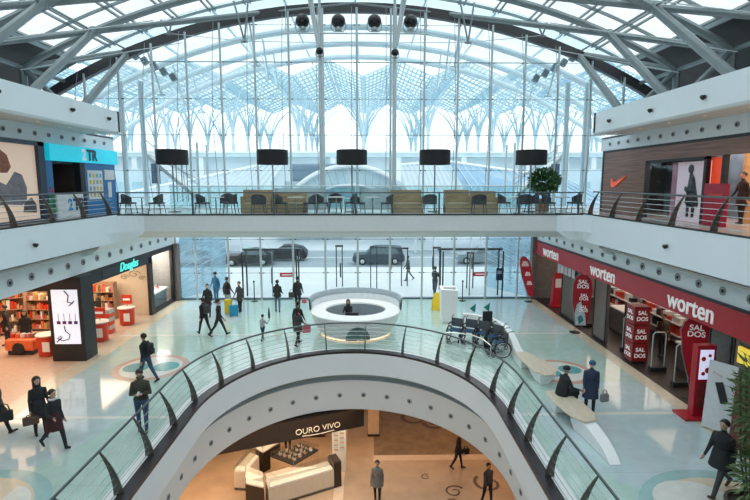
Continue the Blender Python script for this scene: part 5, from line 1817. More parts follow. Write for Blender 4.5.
m.tube((-12.08, 19.085, .8), (-11.85, 19.085, 1.0), .02)
m.build('screen_drawing', mat('ink', (.02, .02, .03), .4), t)
for k in range(4):
    m = MB(); m.bb(-12.02 + k * .22, -11.88 + k * .22, 19.08, 19.095, 1.52, 1.64); m.tube((-11.95 + k * .22, 19.085, 1.64), (-11.95 + k * .22, 19.085, 1.95), .008)
    m.build('bottle_picture', mat('ink_violet', (.12, .03, .16), .4), t)


def bin_stand(label, x, y, sign=True):
    t = thing('promotion_bin', label, 'bin', (x, y, .012), 0, 'red promotion bins of the perfume shop')
    MB().lathe([(.30, 0), (.34, .06), (.36, .78), (.40, .80), (.40, .84), (.33, .84)], (x, y, .012), 20).build('drum', redb, t, smooth=True)
    MB().lathe([(.41, .84), (.41, .88), (.02, .90)], (x, y, .012), 20).build('lid', pale, t)
    MB().bb(x + .02, x + .30, y - .375, y - .34, .25, .65).build('label_field', white, t)
    if sign:
        m = MB(); m.box((x, y + .1, 1.25), (.5, .06, .45)); m.tube((x, y + .1, .88), (x, y + .1, 1.05), .02); m.build('top_sign', redb, t)
        MB().box((x, y + .06, 1.25), (.34, .01, .10)).build('sign_stripe', txtw, t)


bin_stand('red round promotion bin at the near side of the perfume shop entrance', -11.85, 21.75)
bin_stand('red round promotion bin at the far side of the perfume shop entrance', -11.85, 24.3)
bin_stand('red round promotion bin without a sign left of the screen totem', -12.98, 19.9, False)
t = thing('shop_counter', 'narrow counter with red and silver stripes in the perfume shop entrance', 'counter', (-12.1, 22.9, .012))
for k in range(6): MB().bb(-12.45, -11.85, 22.65, 23.1, .012 + k * .19, .012 + (k + 1) * .19).build('stripe_panel', [redb, mat('silver_panel', (.5, .48, .46), .3, .4)][k % 2], t)


def gondola(label, x, y, w, d, h, cols, rz=0, n=4):
    t = thing('shelf_unit', label, 'shelf', (x, y, .012), rz, 'shelf units inside the left shops')
    m = MB(); m.box((0, d / 2, h / 2), (w, .05, h)); m.box((-w / 2, 0, h / 2), (.04, d, h)); m.box((w / 2, 0, h / 2), (.04, d, h)); m.build('carcass', mat('shelf_brown', (.38, .23, .15), .5), t, world=False)
    rg_ = random.Random(int(x * 13 + y * 7))
    for k in range(n):
        z = .1 + k * (h - .15) / n
        MB().box((0, 0, z), (w, d, .03)).build('shelf_board', mat('shelf_brown', (.38, .23, .15), .5), t, world=False)
        m = MB(); xx = -w / 2 + .06
        while xx < w / 2 - .12:
            ww = rg_.uniform(.06, .16); hh = rg_.uniform(.12, (h - .15) / n - .06)
            m.box((xx + ww / 2, -.04, z + .015 + hh / 2), (ww * .9, d * .6, hh), mi=rg_.randrange(len(cols))); xx += ww + .01
        o = m.build('products', cols, t, world=False); o['kind'] = 'stuff'


cols = [redb, orange, pale, mat('prod_pink', (.6, .2, .22), .4), mat('prod_brown', (.25, .12, .07), .4), mat('prod_gold', (.5, .35, .15), .3)]
gondola('tall product shelf at the back left of the orange-lit shop', -17.0, 22.6, 2.4, .4, 2.3, cols, R(20))
gondola('tall product shelf in the middle of the orange-lit shop', -14.8, 23.4, 2.6, .4, 2.0, cols, 0)
gondola('product shelf directly behind the two shoppers in black', -16.0, 25.6, 3.0, .4, 2.4, cols, 0, 5)
gondola('product shelf in front of the beige wall with drawings', -13.6, 25.4, 1.4, .4, 1.9, cols, 0)
gondola('low product shelf just behind the screen totem', -12.7, 21.3, 1.0, .4, 1.5, cols, R(-15), 3)
t = thing('display_table', 'orange rounded display table in the left shop beside the shoppers', 'table', (-14.2, 20.1, .012))
m = MB(); m.box((-14.1, 20.15, .42), (1.2, .7, .50)); m.build('body', orange, t, bevel=.12)
m = MB()
rings = [[(-14.1 + q * math.cos(2 * PI * k / 16), 19.79 + yy, .30 + q * math.sin(2 * PI * k / 16)) for k in range(16)] for q, yy in ((.24, -.02), (.24, .03), (.12, .03))]
m.loft(rings); m.build('round_recess', blk, t)
m = MB(); m.box((-14.1, 20.15, .09), (1.0, .5, .15)); m.build('plinth', dark, t)
for k in range(5):
    q = thing('gift_box', 'small gift box on the orange display table, %s from the left' % ORD[k], 'box', (-14.5 + .2 * k, 20.15, .675), 0, 'gift boxes on the orange table')
    m = MB(); m.box((0, 0, .08), (.14, .18, .16)); m.build('carton', cols[k], q, world=False, bevel=.01)
    m = MB(); m.box((0, 0, .162), (.02, .182, .004)); m.box((0, 0, .162), (.142, .02, .004)); m.build('ribbon', white, q, world=False)
gondola('orange product shelf at the photo edge in the left shop', -16.4, 19.95, 1.2, .35, 1.3, [orange, redb, pale], 0, 3)

# ================================================================ electronics store, level 1 right
st = thing('store_sign', 'long red store fascia with three white word signs on the right', 'sign', (XR, 18, 2.8))
MB().bb(XR - .08, XR + .12, Y0, FY - .4, 2.78, 3.54).build('fascia_board', red, st)
MB().bb(XR - .10, XR + .12, Y0, FY - .4, 3.54, 3.61).build('top_strip', blk, st)
for y in (26.8, 20.8, 15.0):
    text_mesh('sign_text', 'worten', .80, txtw, (XR - .10, y, 3.15), ROTR, st, ext=.015, bold=.008, sx=.95)
for y, z0_, z1_, mm in ((24.6, 0, 2.78, brown), (21.1, 0, 2.1, brown)):
    pass


def panel(label, y0_, y1_, h, m_, x=XR + .25, th=.12, name='shutter_panel'):
    t = thing(name, label, 'panel', (x, (y0_ + y1_) / 2, .012))
    MB().bb(x, x + th, y0_, y1_, .012, h).build('leaf', m_, t)
    m = MB(); m.bb(x - .03, x, y0_, y0_ + .05, .012, h); m.bb(x - .03, x, y1_ - .05, y1_, .012, h); m.build('edge_trim', dark, t)
    MB().bb(x - .02, x, y0_, y1_, .012, .09).build('kick_plate', dark, t)


panel('brown shutter panel left of the large red feather flag', 23.6, 25.9, 2.78, brown)
panel('grey brown shutter panel right of the large red feather flag', 20.9, 22.1, 2.78, mat('brown_grey_shutter', (.15, .13, .115), .45, var=.15, stretch=(1, 1, 14)))
panel('low brown counter wall behind the stack of red boxes', 18.9, 20.6, 1.9, brown, XR + .9)
panel('wide brown column at the right end under the red fascia', 11.9, 13.55, 2.78, mat('brown_light_shutter', (.20, .165, .13), .5, var=.1, stretch=(1, 14, 1)), XR + .32)
panel('grey glass panel behind the red screen kiosk', 13.65, 14.6, 2.78, mat('grey_panel', (.13, .125, .125), .2, var=.1), XR + .35)


def feather_flag(label, x, y, h, rz, w=.75, lean=0):
    t = thing('feather_flag', label, 'flag', (x, y, .012), rz, 'red feather flags of the electronics store')
    m = MB()
    pts = [(-w * .28, .35), (-w * .5, h * .55), (-w * .5, h * .82), (-w * .38, h * .93), (-w * .12, h), (w * .18, h * .985), (w * .42, h * .90), (w * .5, h * .75), (w * .42, h * .45), (w * .30, .35)]
    pts = [(a + lean * b / h, b) for a, b in pts]
    m.prism(pts, -.012, .012, 'y'); m.build('cloth', red, t, world=False)
    m = MB(); m.path([(-w * .30, 0, .0), (-w * .3 + lean * .2, 0, .35), (-w * .52 + lean * .55, 0, h * .55), (-w * .52 + lean * .85, 0, h * .83), (-w * .38 + lean * .95, 0, h * .95), (-w * .1 + lean, 0, h + .02)], .014, 6); m.build('pole', steel, t, world=False)
    MB().lathe([(.24, 0), (.24, .02), (.03, .04)], (-w * .3, 0, 0), 14).build('base', dark, t, world=False)
    for k, zf in enumerate((.84, .62, .42)):
        s = w * (.30 if k == 0 else .23)
        for row, tx in enumerate(('SAL', 'DOS')):
            o = text_mesh('letters', tx, s, txtw, (0, 0, 0), ROTF, None, ext=.004, bold=.004)
            o.parent = t; o.location = (lean * zf + (0 if k == 0 else w * .08), -.018, h * zf - row * s * .85 + s * .3)
    return t


feather_flag('red feather flag leaning outwards at the far corner of the electronics store', 9.75, 28.6, 2.7, R(-10), .62, -.55)
t = feather_flag('large red feather flag with a picture of a white figure at its foot', 10.02, 22.5, 2.78, R(-12), .85)
m = MB()
m.prism([(-.24, .36), (-.30, .9), (-.22, 1.35), (-.05, 1.5), (.02, 1.2), (.16, .9), (.22, .36)], -.02, -.013, 'y'); m.build('figure_print', mat('print_pale', (.50, .60, .66), .5, var=.2, scale=4), t, world=False)
m = MB(); m.prism([(-.1, .4), (-.16, .75), (.0, .85), (.12, .6)], -.024, -.02, 'y'); m.build('teal_print', mat('print_teal', (.04, .25, .25), .5), t, world=False)
feather_flag('red feather flag standing behind the red screen kiosk', 10.85, 15.3, 2.7, R(-20), .85, -.3)

t = thing('display_kiosk', 'small red leaflet stand just inside the far store entrance', 'stand', (10.75, 27.6, .012))
m = MB(); m.loft([[(10.5, 27.4, .012), (11.1, 27.4, .012), (11.1, 27.8, .012), (10.5, 27.8, .012)], [(10.62, 27.5, 1.9), (11.05, 27.5, 1.9), (11.05, 27.7, 1.9), (10.62, 27.7, 1.9)]]); m.build('body', red, t)
MB().bb(10.45, 11.15, 27.2, 27.9, .012, .10).build('foot', red, t)
MB().bb(10.66, 11.0, 27.44, 27.47, 1.1, 1.6).build('leaflets', pale, t)
t = thing('video_display', 'blue lit picture panel below the fascia at the far store entrance', 'screen', (11.3, 27.6, 2.1))
MB().bb(11.1, 12.6, 27.95, 28.0, 1.75, 2.7).build('screen', mat('pic_blue', (.15, .25, .5), .3, emit=(.25, .4, .8), est=.5), t)
MB().bb(11.0, 12.7, 28.0, 28.1, .012, 2.75).build('wall_panel', mat('lit_beige', (.75, .55, .42), .6), t)
t = thing('leaflet_rack', 'hanging row of white cards under the fascia near the far store entrance', 'rack', (10.3, 25.6, 2.4))
MB().bb(10.27, 10.33, 24.0, 26.4, 2.68, 2.78).build('hanging_bar', dark, t)
for k in range(5): MB().bb(10.28, 10.31, 24.1 + k * .46, 24.45 + k * .46, 2.25, 2.68).build('card', mat('card_grey', (.45, .45, .47), .5), t)

t = thing('box_stack', 'stack of three red cube boxes with white lettering at the store entrance', 'display', (10.55, 18.7, .012))
for k in range(3):
    z0_ = .12 + k * .73
    c = MB(); c.bb(10.25, 10.85, 18.4, 19.0, z0_, z0_ + .70); cb = c.build('cube', mat('box_red', (.25, .012, .02), .4), t)
    for side in (0, 1):
        for row, tx in enumerate(('SAL', 'DOS')):
            loc = (10.55, 18.385, z0_ + .46 - row * .24) if side == 0 else (10.235, 18.7, z0_ + .46 - row * .24)
            text_mesh('letters', tx, .22, txtw, loc, ROTF if side == 0 else ROTR, t, ext=.004, bold=.004)
MB().bb(10.3, 10.8, 18.45, 18.95, .012, .12).build('base', dark, t)


def gate(label, x, y):
    t = thing('security_gate', label, 'gate', (x, y, .012), 0, 'anti-theft gates at the store entrance')
    MB().path([(x - .24, y, .15), (x - .24, y, 1.42), (x - .16, y, 1.5), (x + .16, y, 1.5), (x + .24, y, 1.42), (x + .24, y, .15)], .02, 6).build('hoop', steel_l, t)
    MB().bb(x - .30, x + .30, y - .1, y + .1, .012, .17).build('foot', blk, t)
    MB().bb(x - .22, x + .22, y - .008, y + .008, .17, 1.46).build('pane', shopglass, t)


gate('anti-theft gate nearest to the red screen kiosk', 10.85, 16.3)
gate('anti-theft gate right of the stack of red boxes', 10.85, 17.7)
gate('anti-theft gate at the grey brown shutter panel', 10.9, 19.9)
gate('anti-theft gate left of the large red feather flag', 10.85, 23.5)
gate('anti-theft gate at the far end of the store front', 10.85, 26.2)

t = thing('screen_kiosk', 'red screen kiosk with a bright picture at the near store entrance', 'kiosk', (10.0, 14.05, .012), 0)
m = MB(); m.bb(9.72, 10.28, 13.95, 14.2, .08, 2.25); m.build('casing', red, t, bevel=.015)
MB().bb(9.80, 10.20, 13.935, 13.95, 1.22, 2.12).build('screen', mat('kiosk_screen', (.6, .6, .75), .3, emit=(.62, .62, .85), est=.75), t)
MB().bb(9.4, 10.3, 13.75, 14.4, .012, .08).build('foot_plate', red, t)
MB().bb(9.82, 10.18, 13.93, 13.945, .35, 1.1).build('lower_panel', mat('kiosk_brown_red', (.22, .035, .03), .4, var=.3), t)
m = MB()
for a, b, q in ((9.9, 1.85, .07), (10.05, 1.5, .09), (10.08, 1.95, .05), (9.92, 1.4, .06)): m.prism(circ(a, b, q, 12), 13.925, 13.934, 'y')
m.build('screen_spots', redb, t)
t = thing('poster_stand', 'leaning white poster board with a picture of a mobile phone', 'poster', (9.92, 13.18, .012), R(-60))
m = MB(); m.box((0, 0, 1.0), (.72, .05, 1.95), rx=-.08); m.build('board', mat('poster_white', (.62, .66, .68), .4), t, world=False)
m = MB(); m.box((.05, -.035, 1.15), (.20, .02, .58), rx=-.08, ry=-.35); m.build('phone_picture', blk, t, world=False)
m = MB(); m.box((-.2, -.02, .92), (.12, .02, .2), rx=-.08); m.build('small_phone_picture', mat('pic_navy', (.03, .08, .18), .4), t, world=False)
m = MB(); m.tube((0, .03, 1.6), (0, .5, .0), .02); m.build('prop', steel, t, world=False)
for x, z, q in ((.12, .45, .14), (-.1, 1.65, .12)): MB().box((x, -.03, z), (q * 2, .012, .012), ry=.3, rx=-.08).build('print_line', redb, t, world=False)
t = thing('red_banner', 'dark red patterned banner right of the white poster board', 'banner', (9.95, 12.1, .012), R(-65))
m = MB(); m.box((0, 0, .95), (.8, .05, 1.85)); m.build('cloth', mat('banner_red', (.16, .03, .03), .5, var=.6, scale=9), t, world=False)
m = MB(); m.box((0, 0, .02), (.85, .3, .03)); m.build('foot', dark, t, world=False)
t = thing('yellow_sign', 'small yellow lit sign below the fascia at the right photo edge', 'sign', (10.6, 12.9, 2.2))
MB().bb(10.08, 10.15, 12.3, 12.9, 2.15, 2.6).build('sign_face', mat('yellow_sign', (.9, .65, .05), .4, emit=(1, .7, .1), est=.4), t)
MB().bb(10.15, 10.18, 12.25, 12.95, 2.1, 2.65).build('backing', dark, t)


def counter(label, x, y, w, d, h, topm, bodym):
    t = thing('store_counter', label, 'counter', (x, y, .012))
    MB().bb(x - w / 2, x + w / 2, y - d / 2, y + d / 2, .012, h - .06).build('body', bodym, t)
    MB().bb(x - w / 2 - .03, x + w / 2 + .03, y - d / 2 - .03, y + d / 2 + .03, h - .06, h).build('counter_top', topm, t)
    return t


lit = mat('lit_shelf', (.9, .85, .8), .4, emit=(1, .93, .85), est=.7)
for k, (y, w) in enumerate(((21.6, 'behind the stack of red boxes'), (17.0, 'behind the anti-theft gates'), (25.5, 'near the far store entrance'))):
    t = thing('lit_shelf_unit', 'brightly lit white shelf wall ' + w, 'shelf', (13.6, y, .012))
    MB().bb(13.6, 13.7, y - 1.5, y + 1.5, .012, 2.9).build('back_panel', mat('shelf_back', (.45, .35, .32), .5, var=.3, scale=5), t)
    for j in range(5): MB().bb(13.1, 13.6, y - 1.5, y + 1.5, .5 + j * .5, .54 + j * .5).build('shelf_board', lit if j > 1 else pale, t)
    rg_ = random.Random(k)
    m = MB()
    for j in range(4):
        yy = y - 1.4
        while yy < y + 1.3:
            q = rg_.uniform(.12, .4); m.bb(13.2, 13.5, yy, yy + q * .85, .54 + j * .5, .54 + j * .5 + rg_.uniform(.15, .36), mi=rg_.randrange(3)); yy += q
    o = m.build('products', [blk, redb, pale], t); o['kind'] = 'stuff'
counter('brown store counter between the gates and the lit shelf wall', 12.2, 17.2, .8, 2.0, 1.0, pale, brown)
counter('brown store counter behind the large red feather flag', 12.2, 22.6, .8, 1.6, 1.1, pale, brown)
P['sx'] = person('shopper in brown standing in the electronics store behind the red boxes', (11.9, 19.2, .015), R(120), 1.74, 4, 2, -4, 2, top=BROWN, bot=BLK, vox=.022)
del P['sx']['hands']

# ================================================================ upper left shops
XU = side_u(-1, WS)
cy_e = mat('cyan_lightbox', (.02, .62, .80), .4, emit=(.01, .62, .80), est=.45, var=.12, scale=1.0)
blue = mat('stand_blue', (.01, .16, .42), .4, var=.1)
brn = mat('dark_brown_inside', (.05, .035, .03), .5)
us = thing('shop_stand', 'blue service shop with a glowing cyan name board on the upper left gallery', 'shop', (XU, 21.6, L2))
MB().bb(XU - .05, XU + .18, 19.1, 24.2, 7.80, 8.42).build('name_board', cy_e, us)
o = text_mesh('name_number', '2', .62, txtw, (XU + .20, 21.35, 8.10), ROTL, us, ext=.01, bold=.022)
o = text_mesh('name_letters', 'TR', .62, mat('ink_navy', (.01, .03, .09), .4), (XU + .20, 21.98, 8.10), ROTL, us, ext=.01, bold=.022)
for a, b, mm in ((18.95, 19.4, blue), (21.25, 21.6, blk), (21.6, 24.15, blue)):
    MB().bb(XU - .2, XU + .05, a, b, L2 + .01, 7.80).build('pillar' if b - a < 1 else 'wall_panel', mm, us)
MB().bb(XU - 1.6, XU - 1.5, 19.3, 21.3, L2 + .01, 7.8).build('inner_wall', brn, us)
MB().bb(XU - 1.5, XU - .2, 21.2, 21.28, L2 + .01, 7.8).build('inner_side', brn, us)
MB().bb(XU - 1.5, XU - .2, 19.3, 21.25, 7.72, 7.80).build('inner_ceiling', brn, us)
MB().bb(XU - .15, XU + .12, 19.4, 21.2, L2 + .01, 6.56).build('counter', white, us)
text_mesh('counter_number', '2', .62, mat('logo_blue', (.01, .30, .65), .4), (XU + .13, 20.25, 6.08), ROTL, us, ext=.008, bold=.02)
text_mesh('counter_letters', 'TR', .62, mat('ink_navy', (.01, .03, .09), .4), (XU + .13, 20.85, 6.08), ROTL, us, ext=.008, bold=.03)
MB().bb(XU + .05, XU + .07, 21.75, 22.95, 6.25, 7.5).build('price_poster', mat('poster_paper', (.75, .78, .78), .5), us)
m = MB()
rg_ = random.Random(4)
for i in range(4):
    for j in range(4): m.bb(XU + .07, XU + .075, 21.85 + i * .28, 22.0 + i * .28, 6.35 + j * .28, 6.52 + j * .28, mi=rg_.randrange(3))
o = m.build('poster_pictures', [mat('pic_yellow', (.7, .5, .1), .5), mat('pic_grey', (.3, .35, .4), .5), mat('pic_cyan', (.1, .5, .6), .5)], us)
MB().bb(XU + .05, XU + .07, 23.15, 24.05, 7.1, 7.55).build('white_notice', mat('poster_paper', (.75, .78, .78), .5), us)
MB().bb(XU + .05, XU + .07, 23.4, 23.7, 6.3, 7.0).build('narrow_notice', mat('poster_paper', (.75, .78, .78), .5), us)
m = MB(); m.bb(XU + .05, XU + .07, 19.0, 19.38, 5.75, 6.5); m.build('green_picture', mat('pic_green', (.03, .22, .10), .5, var=.5, scale=6), us)
m = MB()
for k in range(5): m.prism([(19.08 + .06 * k + .05 * math.cos(a * PI / 3), 6.55 + .12 * (k % 3) + .05 * math.sin(a * PI / 3)) for a in range(6)], XU + .05, XU + .075, 'x')
m.build('flower_picture', mat('pic_red', (.6, .05, .08), .5), us)
# large lit billboard window
bb_ = thing('billboard_window', 'large lit shop window poster of a seated person in grey at the upper left edge', 'poster', (XU, 16.2, L2))
MB().bb(XU - .1, XU - .05, 12.6, 18.6, L2 + .1, 8.3).build('poster_sheet', mat('poster_peach', (.80, .62, .50), .5, emit=(1, .72, .55), est=.28, var=.06, scale=.4), bb_)
m = MB(); m.bb(XU - .1, XU + .08, 18.6, 18.95, L2 + .01, 8.45); m.bb(XU - .1, XU + .08, 12.3, 18.95, 8.3, 8.45); m.bb(XU - .1, XU + .08, 12.3, 18.95, L2 + .01, L2 + .1); m.build('frame', mat('frame_navy', (.02, .04, .08), .4), bb_)
m = MB(); m.prism([(17.0, 6.9), (17.45, 7.35), (17.8, 7.25), (18.0, 6.8), (17.95, 6.4), (17.7, 6.2), (17.0, 6.25), (15.8, 6.2), (15.8, 7.3)], XU - .05, XU - .04, 'x'); m.build('grey_jumper_print', mat('print_grey', (.24, .23, .26), .6, var=.2, scale=5), bb_)
m = MB(); m.prism([(16.6, 8.2), (17.15, 7.9), (17.3, 7.5), (17.1, 7.3), (16.6, 7.3), (16.0, 7.6)], XU - .05, XU - .045, 'x'); m.build('hair_print', mat('print_hair', (.35, .13, .08), .6, var=.3, scale=6), bb_)
m = MB(); m.prism([(17.7, 5.95), (17.8, 6.3), (18.2, 6.45), (18.42, 6.2), (18.4, 5.9)], XU - .04, XU - .03, 'x'); m.build('bag_print', mat('print_bag', (.12, .11, .12), .6), bb_)

# ================================================================ upper right sports shop
XV = side_u(1, WS)
sp = thing('storefront', 'wood-clad sports shop front with an orange tick mark on the upper right gallery', 'shop front', (XV, 19, L2))
m = MB(); m.bb(XV, XV + .15, 20.25, 24.0, L2 + .01, 8.35); m.bb(XV, XV + .15, Y0, 20.25, 7.85, 8.35); m.build('wood_cladding', wood, sp)
m = MB(); m.bb(XV - .02, XV + .1, Y0, 24.05, 8.35, 8.45); m.bb(XV - .02, XV + .1, 23.93, 24.05, L2 + .01, 8.35); m.build('edge_frame', blk, sp)
m = MB(); m.bb(XV - .02, XV + .12, 20.15, 20.3, L2 + .01, 7.85); m.bb(XV - .02, XV + .12, 16.62, 16.75, L2 + .01, 7.85); m.bb(XV - .02, XV + .12, 15.75, 15.9, L2 + .01, 7.85); m.bb(XV - .02, XV + .12, 16.62, 20.3, 7.75, 7.85); m.build('window_frame', blk, sp)
MB().bb(XV + .03, XV + .04, 16.75, 20.15, L2 + .05, 7.75).build('window_glass', shopglass, sp)
# swoosh-like tick
pts = [(23.0, 7.22), (22.86, 7.30), (22.88, 7.12), (22.78, 6.98)]
up_ = [(22.95, 7.02), (23.0, 6.90), (22.93, 6.80), (22.75, 6.78), (22.4, 6.90), (21.75, 7.22)]
tick = [(22.98, 7.16), (23.06, 6.98), (23.04, 6.84), (22.92, 6.76), (22.72, 6.78), (22.4, 6.92), (21.72, 7.28), (22.45, 7.06), (22.74, 6.98), (22.86, 7.0), (22.90, 7.06)]
MB().prism(tick, XV - .05, XV - .005, 'x').build('tick_mark', mat('tick_orange', (.85, .12, .04), .4, emit=(1, .14, .04), est=.25), sp)
t = thing('window_poster', 'tall pink and white window poster with a dark cloaked figure in the sports shop', 'poster', (XV + .3, 17.8, L2))
MB().bb(XV + .3, XV + .34, 16.85, 18.95, L2 + .005, 7.72).build('poster_sheet', mat('poster_pinkwhite', (.75, .62, .70), .5, emit=(.9, .72, .82), est=.2, var=.08, scale=.6), t)
MB().bb(XV + .28, XV + .30, 16.85, 17.2, L2 + .05, 7.72).build('magenta_strip', mat('magenta', (.30, .01, .08), .5), t)
MB().bb(XV + .28, XV + .30, 18.65, 18.95, L2 + .05, 7.72).build('pink_strip', mat('pink_strip', (.50, .22, .30), .5), t)
sil = [(18.0, 7.50), (17.9, 7.62), (17.76, 7.60), (17.70, 7.45), (17.76, 7.3), (17.62, 7.15), (17.48, 6.7), (17.32, 6.25), (17.38, 6.12), (17.5, 6.15), (17.55, 5.75), (17.66, 5.75), (17.68, 6.1), (17.82, 6.1), (17.82, 5.75), (17.95, 5.75), (17.98, 6.2), (18.08, 6.25), (18.0, 6.6), (18.16, 6.72), (18.12, 6.85), (17.98, 6.8), (17.92, 7.1), (17.9, 7.3), (17.98, 7.38)]
MB().prism(sil, XV + .27, XV + .29, 'x').build('figure_print', mat('print_black', (.012, .006, .008), .5), t)
t = thing('clothes_display', 'dark display rack behind the left part of the sports shop window', 'rack', (XV + 1.2, 19.5, L2 + .01))
m = MB()
for y in (19.1, 20.0): m.tube((XV + 1.2, y, L2 + .01), (XV + 1.2, y, 7.3), .02)
m.tube((XV + 1.2, 19.1, 7.2), (XV + 1.2, 20.0, 7.2), .015); m.tube((XV + 1.2, 19.1, 6.5), (XV + 1.2, 20.0, 6.5), .015); m.build('frame', steel, t)
for k in range(7): MB().box((XV + 1.2, 19.16 + k * .12, 6.85), (.4, .05, .6)).build('garment', [CHAR, BLUEC, GREYC, NAVY][k % 4], t, bevel=.02)
MB().bb(XV + 3, XV + 3.1, 17.2, 23.9, L2, 8.3).build('inner_wall', mat('inner_slate', (.13, .17, .21), .5, var=.3, scale=1.5), t)
t = thing('red_door_panel', 'bright orange red lit panel beside the upper right shop entrance', 'panel', (XV + .2, 16.3, L2 + .01))
MB().bb(XV + .15, XV + .25, 15.95, 16.6, L2 + .01, 7.8).build('upper_face', mat('panel_orange', (.75, .06, .015), .4, emit=(1, .08, .02), est=.35), t)
MB().bb(XV - .10, XV - .02, 15.45, 16.5, L2 + .01, 6.95).build('lower_banner', mat('banner_crimson', (.38, .01, .04), .4), t)
MB().bb(XV - .115, XV - .10, 15.6, 16.3, 6.55, 6.62).build('banner_line', redb, t)
t = thing('shop_interior_wall', 'warm wooden interior wall with shelves in the upper right shop entrance', 'wall panel', (XV + 2.5, 15.6, L2 + .01))
MB().bb(XV + 1.6, XV + 6, 17.0, 17.12, L2 + .01, 8.3).build('panelling', mat('panel_amber', (.42, .26, .14), .5, var=.25, scale=3), t)
for k in range(6): MB().bb(XV + 2.0, XV + 2.6, 16.94, 17.0, 6.3 + k * .2, 6.42 + k * .2).build('raised_batten', mat('batten', (.55, .38, .22), .5), t)
m = MB(); m.bb(XV + 3.0, XV + 5.0, 16.5, 16.9, L2 + .01, 6.5); m.build('cupboard', oak, t)
struct('ceiling_sports_shop', MB().bb(XV + .15, 18.4, Y0, 24, 8.38, 8.45), mat('ceiling_dark', (.07, .065, .06), .7))
for s in (-1,): pass

# ================================================================ jewellery stand in the lower hall
g = L0
js = thing('jewellery_stand', 'jewellery stand with a black name board hanging above it in the lower hall', 'stand', (-2.6, 19.9, g + .008))
a_, b_ = Vector((-4.98, 18.96)), Vector((-.11, 20.87))
d_ = (b_ - a_).normalized(); n_ = Vector((d_.y, -d_.x))
m = MB(); m.loft([[(a_.x - d_.x * 1.6, a_.y - d_.y * 1.6, -3.7), (b_.x, b_.y, -3.7), (b_.x - n_.x * .3, b_.y - n_.y * .3, -3.7), (a_.x - d_.x * 1.6 - n_.x * .3, a_.y - d_.y * 1.6 - n_.y * .3, -3.7)],
                  [(a_.x - d_.x * 1.6, a_.y - d_.y * 1.6, -2.76), (b_.x, b_.y, -2.76), (b_.x - n_.x * .3, b_.y - n_.y * .3, -2.76), (a_.x - d_.x * 1.6 - n_.x * .3, a_.y - d_.y * 1.6 - n_.y * .3, -2.76)]])
m.build('name_board', mat('board_brown_black', (.02, .014, .012), .35), js)
c_ = a_.lerp(b_, .60)
text_mesh('board_text', 'OURO VIVO', .36, mat('board_letter', (.75, .68, .55), .4, emit=(1, .9, .7), est=.15), (c_.x + n_.x * .02, c_.y + n_.y * .02, -3.40), (R(90), 0, math.atan2(d_.y, d_.x)), js, ext=.01, bold=-.004)
m = MB(); m.path([(c_.x + n_.x * .03 + d_.x * q, c_.y + n_.y * .03 + d_.y * q, -3.60 - .05 * math.cos(q * 2) + .02) for q in [-.7 + .1 * k for k in range(15)]], .014, 5); m.build('board_flourish', mat('board_letter', (.75, .68, .55), .4), js)
dkw = mat('stand_dark', (.03, .018, .012), .35); crm = mat('stand_cream', (.70, .60, .47), .4, var=.04); hon = mat('stand_honey', (.55, .36, .20), .4, var=.1)
cg = mat('case_top', (.78, .75, .68), .3, var=.12, scale=8)


def case(label, quad, h, body, topm, ends=None, n_items=0):
    t = thing('display_case', label, 'counter', (sum(q[0] for q in quad) / 4, sum(q[1] for q in quad) / 4, g + .008), 0, 'display cases of the jewellery stand')
    MB().prism(quad, g + .008, g + h - .28).build('body', body, t)
    MB().prism(quad, g + .008 + 0, g + .12).build('plinth', dkw, t)
    cx_ = sum(q[0] for q in quad) / 4; cy_ = sum(q[1] for q in quad) / 4
    sm = [(cx_ + (x - cx_) * .97, cy_ + (y - cy_) * .97) for x, y in quad]
    MB().prism(sm, g + h - .28, g + h - .22).build('velvet_bed', topm, t)
    MB().prism(quad, g + h - .02, g + h).build('glass_top', glassmat('case_glass', (.97, .97, .95), .02, .04), t)
    for x, y in sm: MB().tube((x, y, g + h - .28), (x, y, g + h - .01), .012, 4).build('corner_post', steel, t)
    if ends:
        MB().prism(ends, g + .008, g + h + .02).build('end_panel', dkw, t)
    return t, sm


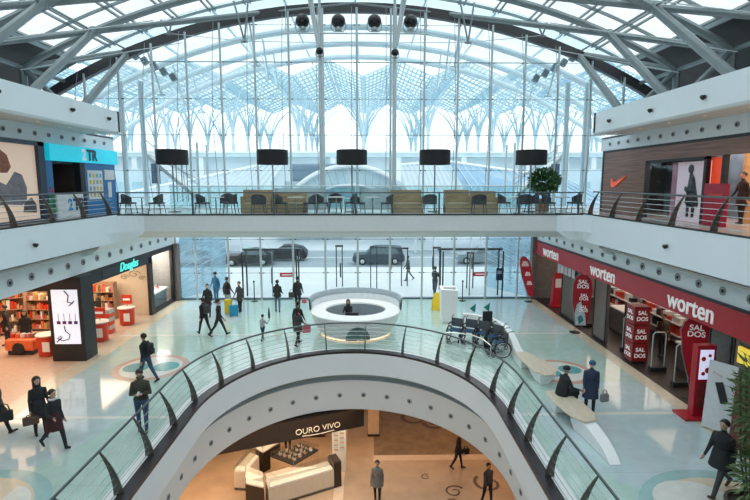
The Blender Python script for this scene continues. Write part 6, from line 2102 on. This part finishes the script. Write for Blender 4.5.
case('long cream jewellery counter at the front of the stand', [(-3.80, 18.0), (-1.35, 19.25), (-1.62, 19.85), (-4.05, 18.6)], 1.1, crm, cg, [(-1.35, 19.25), (-1.05, 19.40), (-1.32, 20.0), (-1.62, 19.85)])
case('short dark-fronted display case at the left front corner of the stand', [(-4.75, 18.25), (-3.95, 17.95), (-4.15, 18.65), (-4.9, 19.1)], 1.15, dkw, cg)
case('cream display case along the left side of the stand', [(-5.45, 19.2), (-4.95, 19.15), (-4.65, 20.3), (-5.1, 20.6)], 1.1, crm, cg)
case('dark display case at the back left of the stand', [(-4.9, 20.75), (-4.5, 20.4), (-3.9, 21.3), (-4.3, 21.6)], 1.2, dkw, cg)
t_, sm_ = case('square honey-wood island case in the middle of the stand', [(-4.15, 20.25), (-3.05, 19.55), (-2.1, 20.75), (-3.0, 21.35)], 1.1, hon, mat('velvet_black', (.02, .015, .015), .7))
rg_ = random.Random(9)
for k in range(16):
    u, v = .18 + .64 * (k % 4) / 3, .18 + .64 * (k // 4) / 3
    pq = Vector(sm_[0]).lerp(Vector(sm_[1]), u).lerp(Vector(sm_[3]).lerp(Vector(sm_[2]), u), v)
    q = thing('jewel_box', 'small jewel box on black velvet in the island case, %s row, %s in the row' % (ORD[k // 4], ORD[k % 4]), 'box', (pq.x, pq.y, g + .89), rg_.uniform(0, 3), 'jewel boxes in the island case')
    m = MB(); m.box((0, 0, .03), (.13, .10, .06)); m.build('tray', [white, mat('jewel_pink', (.7, .45, .4), .3), mat('jewel_gold', (.6, .42, .15), .3, .5)][k % 3], q, world=False, bevel=.008)
    m = MB(); m.box((0, .05, .09), (.13, .012, .10)); m.build('lid', white, q, world=False)
t = thing('poster_column', 'narrow white column with small pictures at the right end of the jewellery stand', 'column', (-1.2, 20.6, g + .008))
MB().bb(-1.5, -.9, 20.45, 20.7, g + .008, -3.72).build('column_body', mat('stand_cream2', (.75, .70, .62), .4), t)
m = MB()
for k in range(8):
    for j in range(2): m.bb(-1.42 + j * .26, -1.24 + j * .26, 20.435, 20.45, g + 1.0 + k * .11, g + 1.07 + k * .11, mi=(k + j) % 2)
m.build('small_pictures', [hon, steel_l], t)
# back wall panels in the lower hall
for k, (x, w, mm) in enumerate(((-6.8, 3.2, dkw), (-3.4, 2.6, hon), (.35, .55, mat('hall_pillar', (.70, .50, .33), .4)))):
    t = thing('hall_panel', ['tall dark wall panel behind the jewellery stand', 'honey wood wall panel behind the jewellery stand', 'slim pale pillar right of the jewellery stand'][k], 'panel', (x, 23.6, g + .008))
    MB().bb(x - w / 2, x + w / 2, 23.5, 23.8, g + .008, -2.78).build('panel_body', mm, t)
    MB().bb(x - w / 2 - .02, x + w / 2 + .02, 23.47, 23.83, g + .009, g + .12).build('skirting', dkw, t)
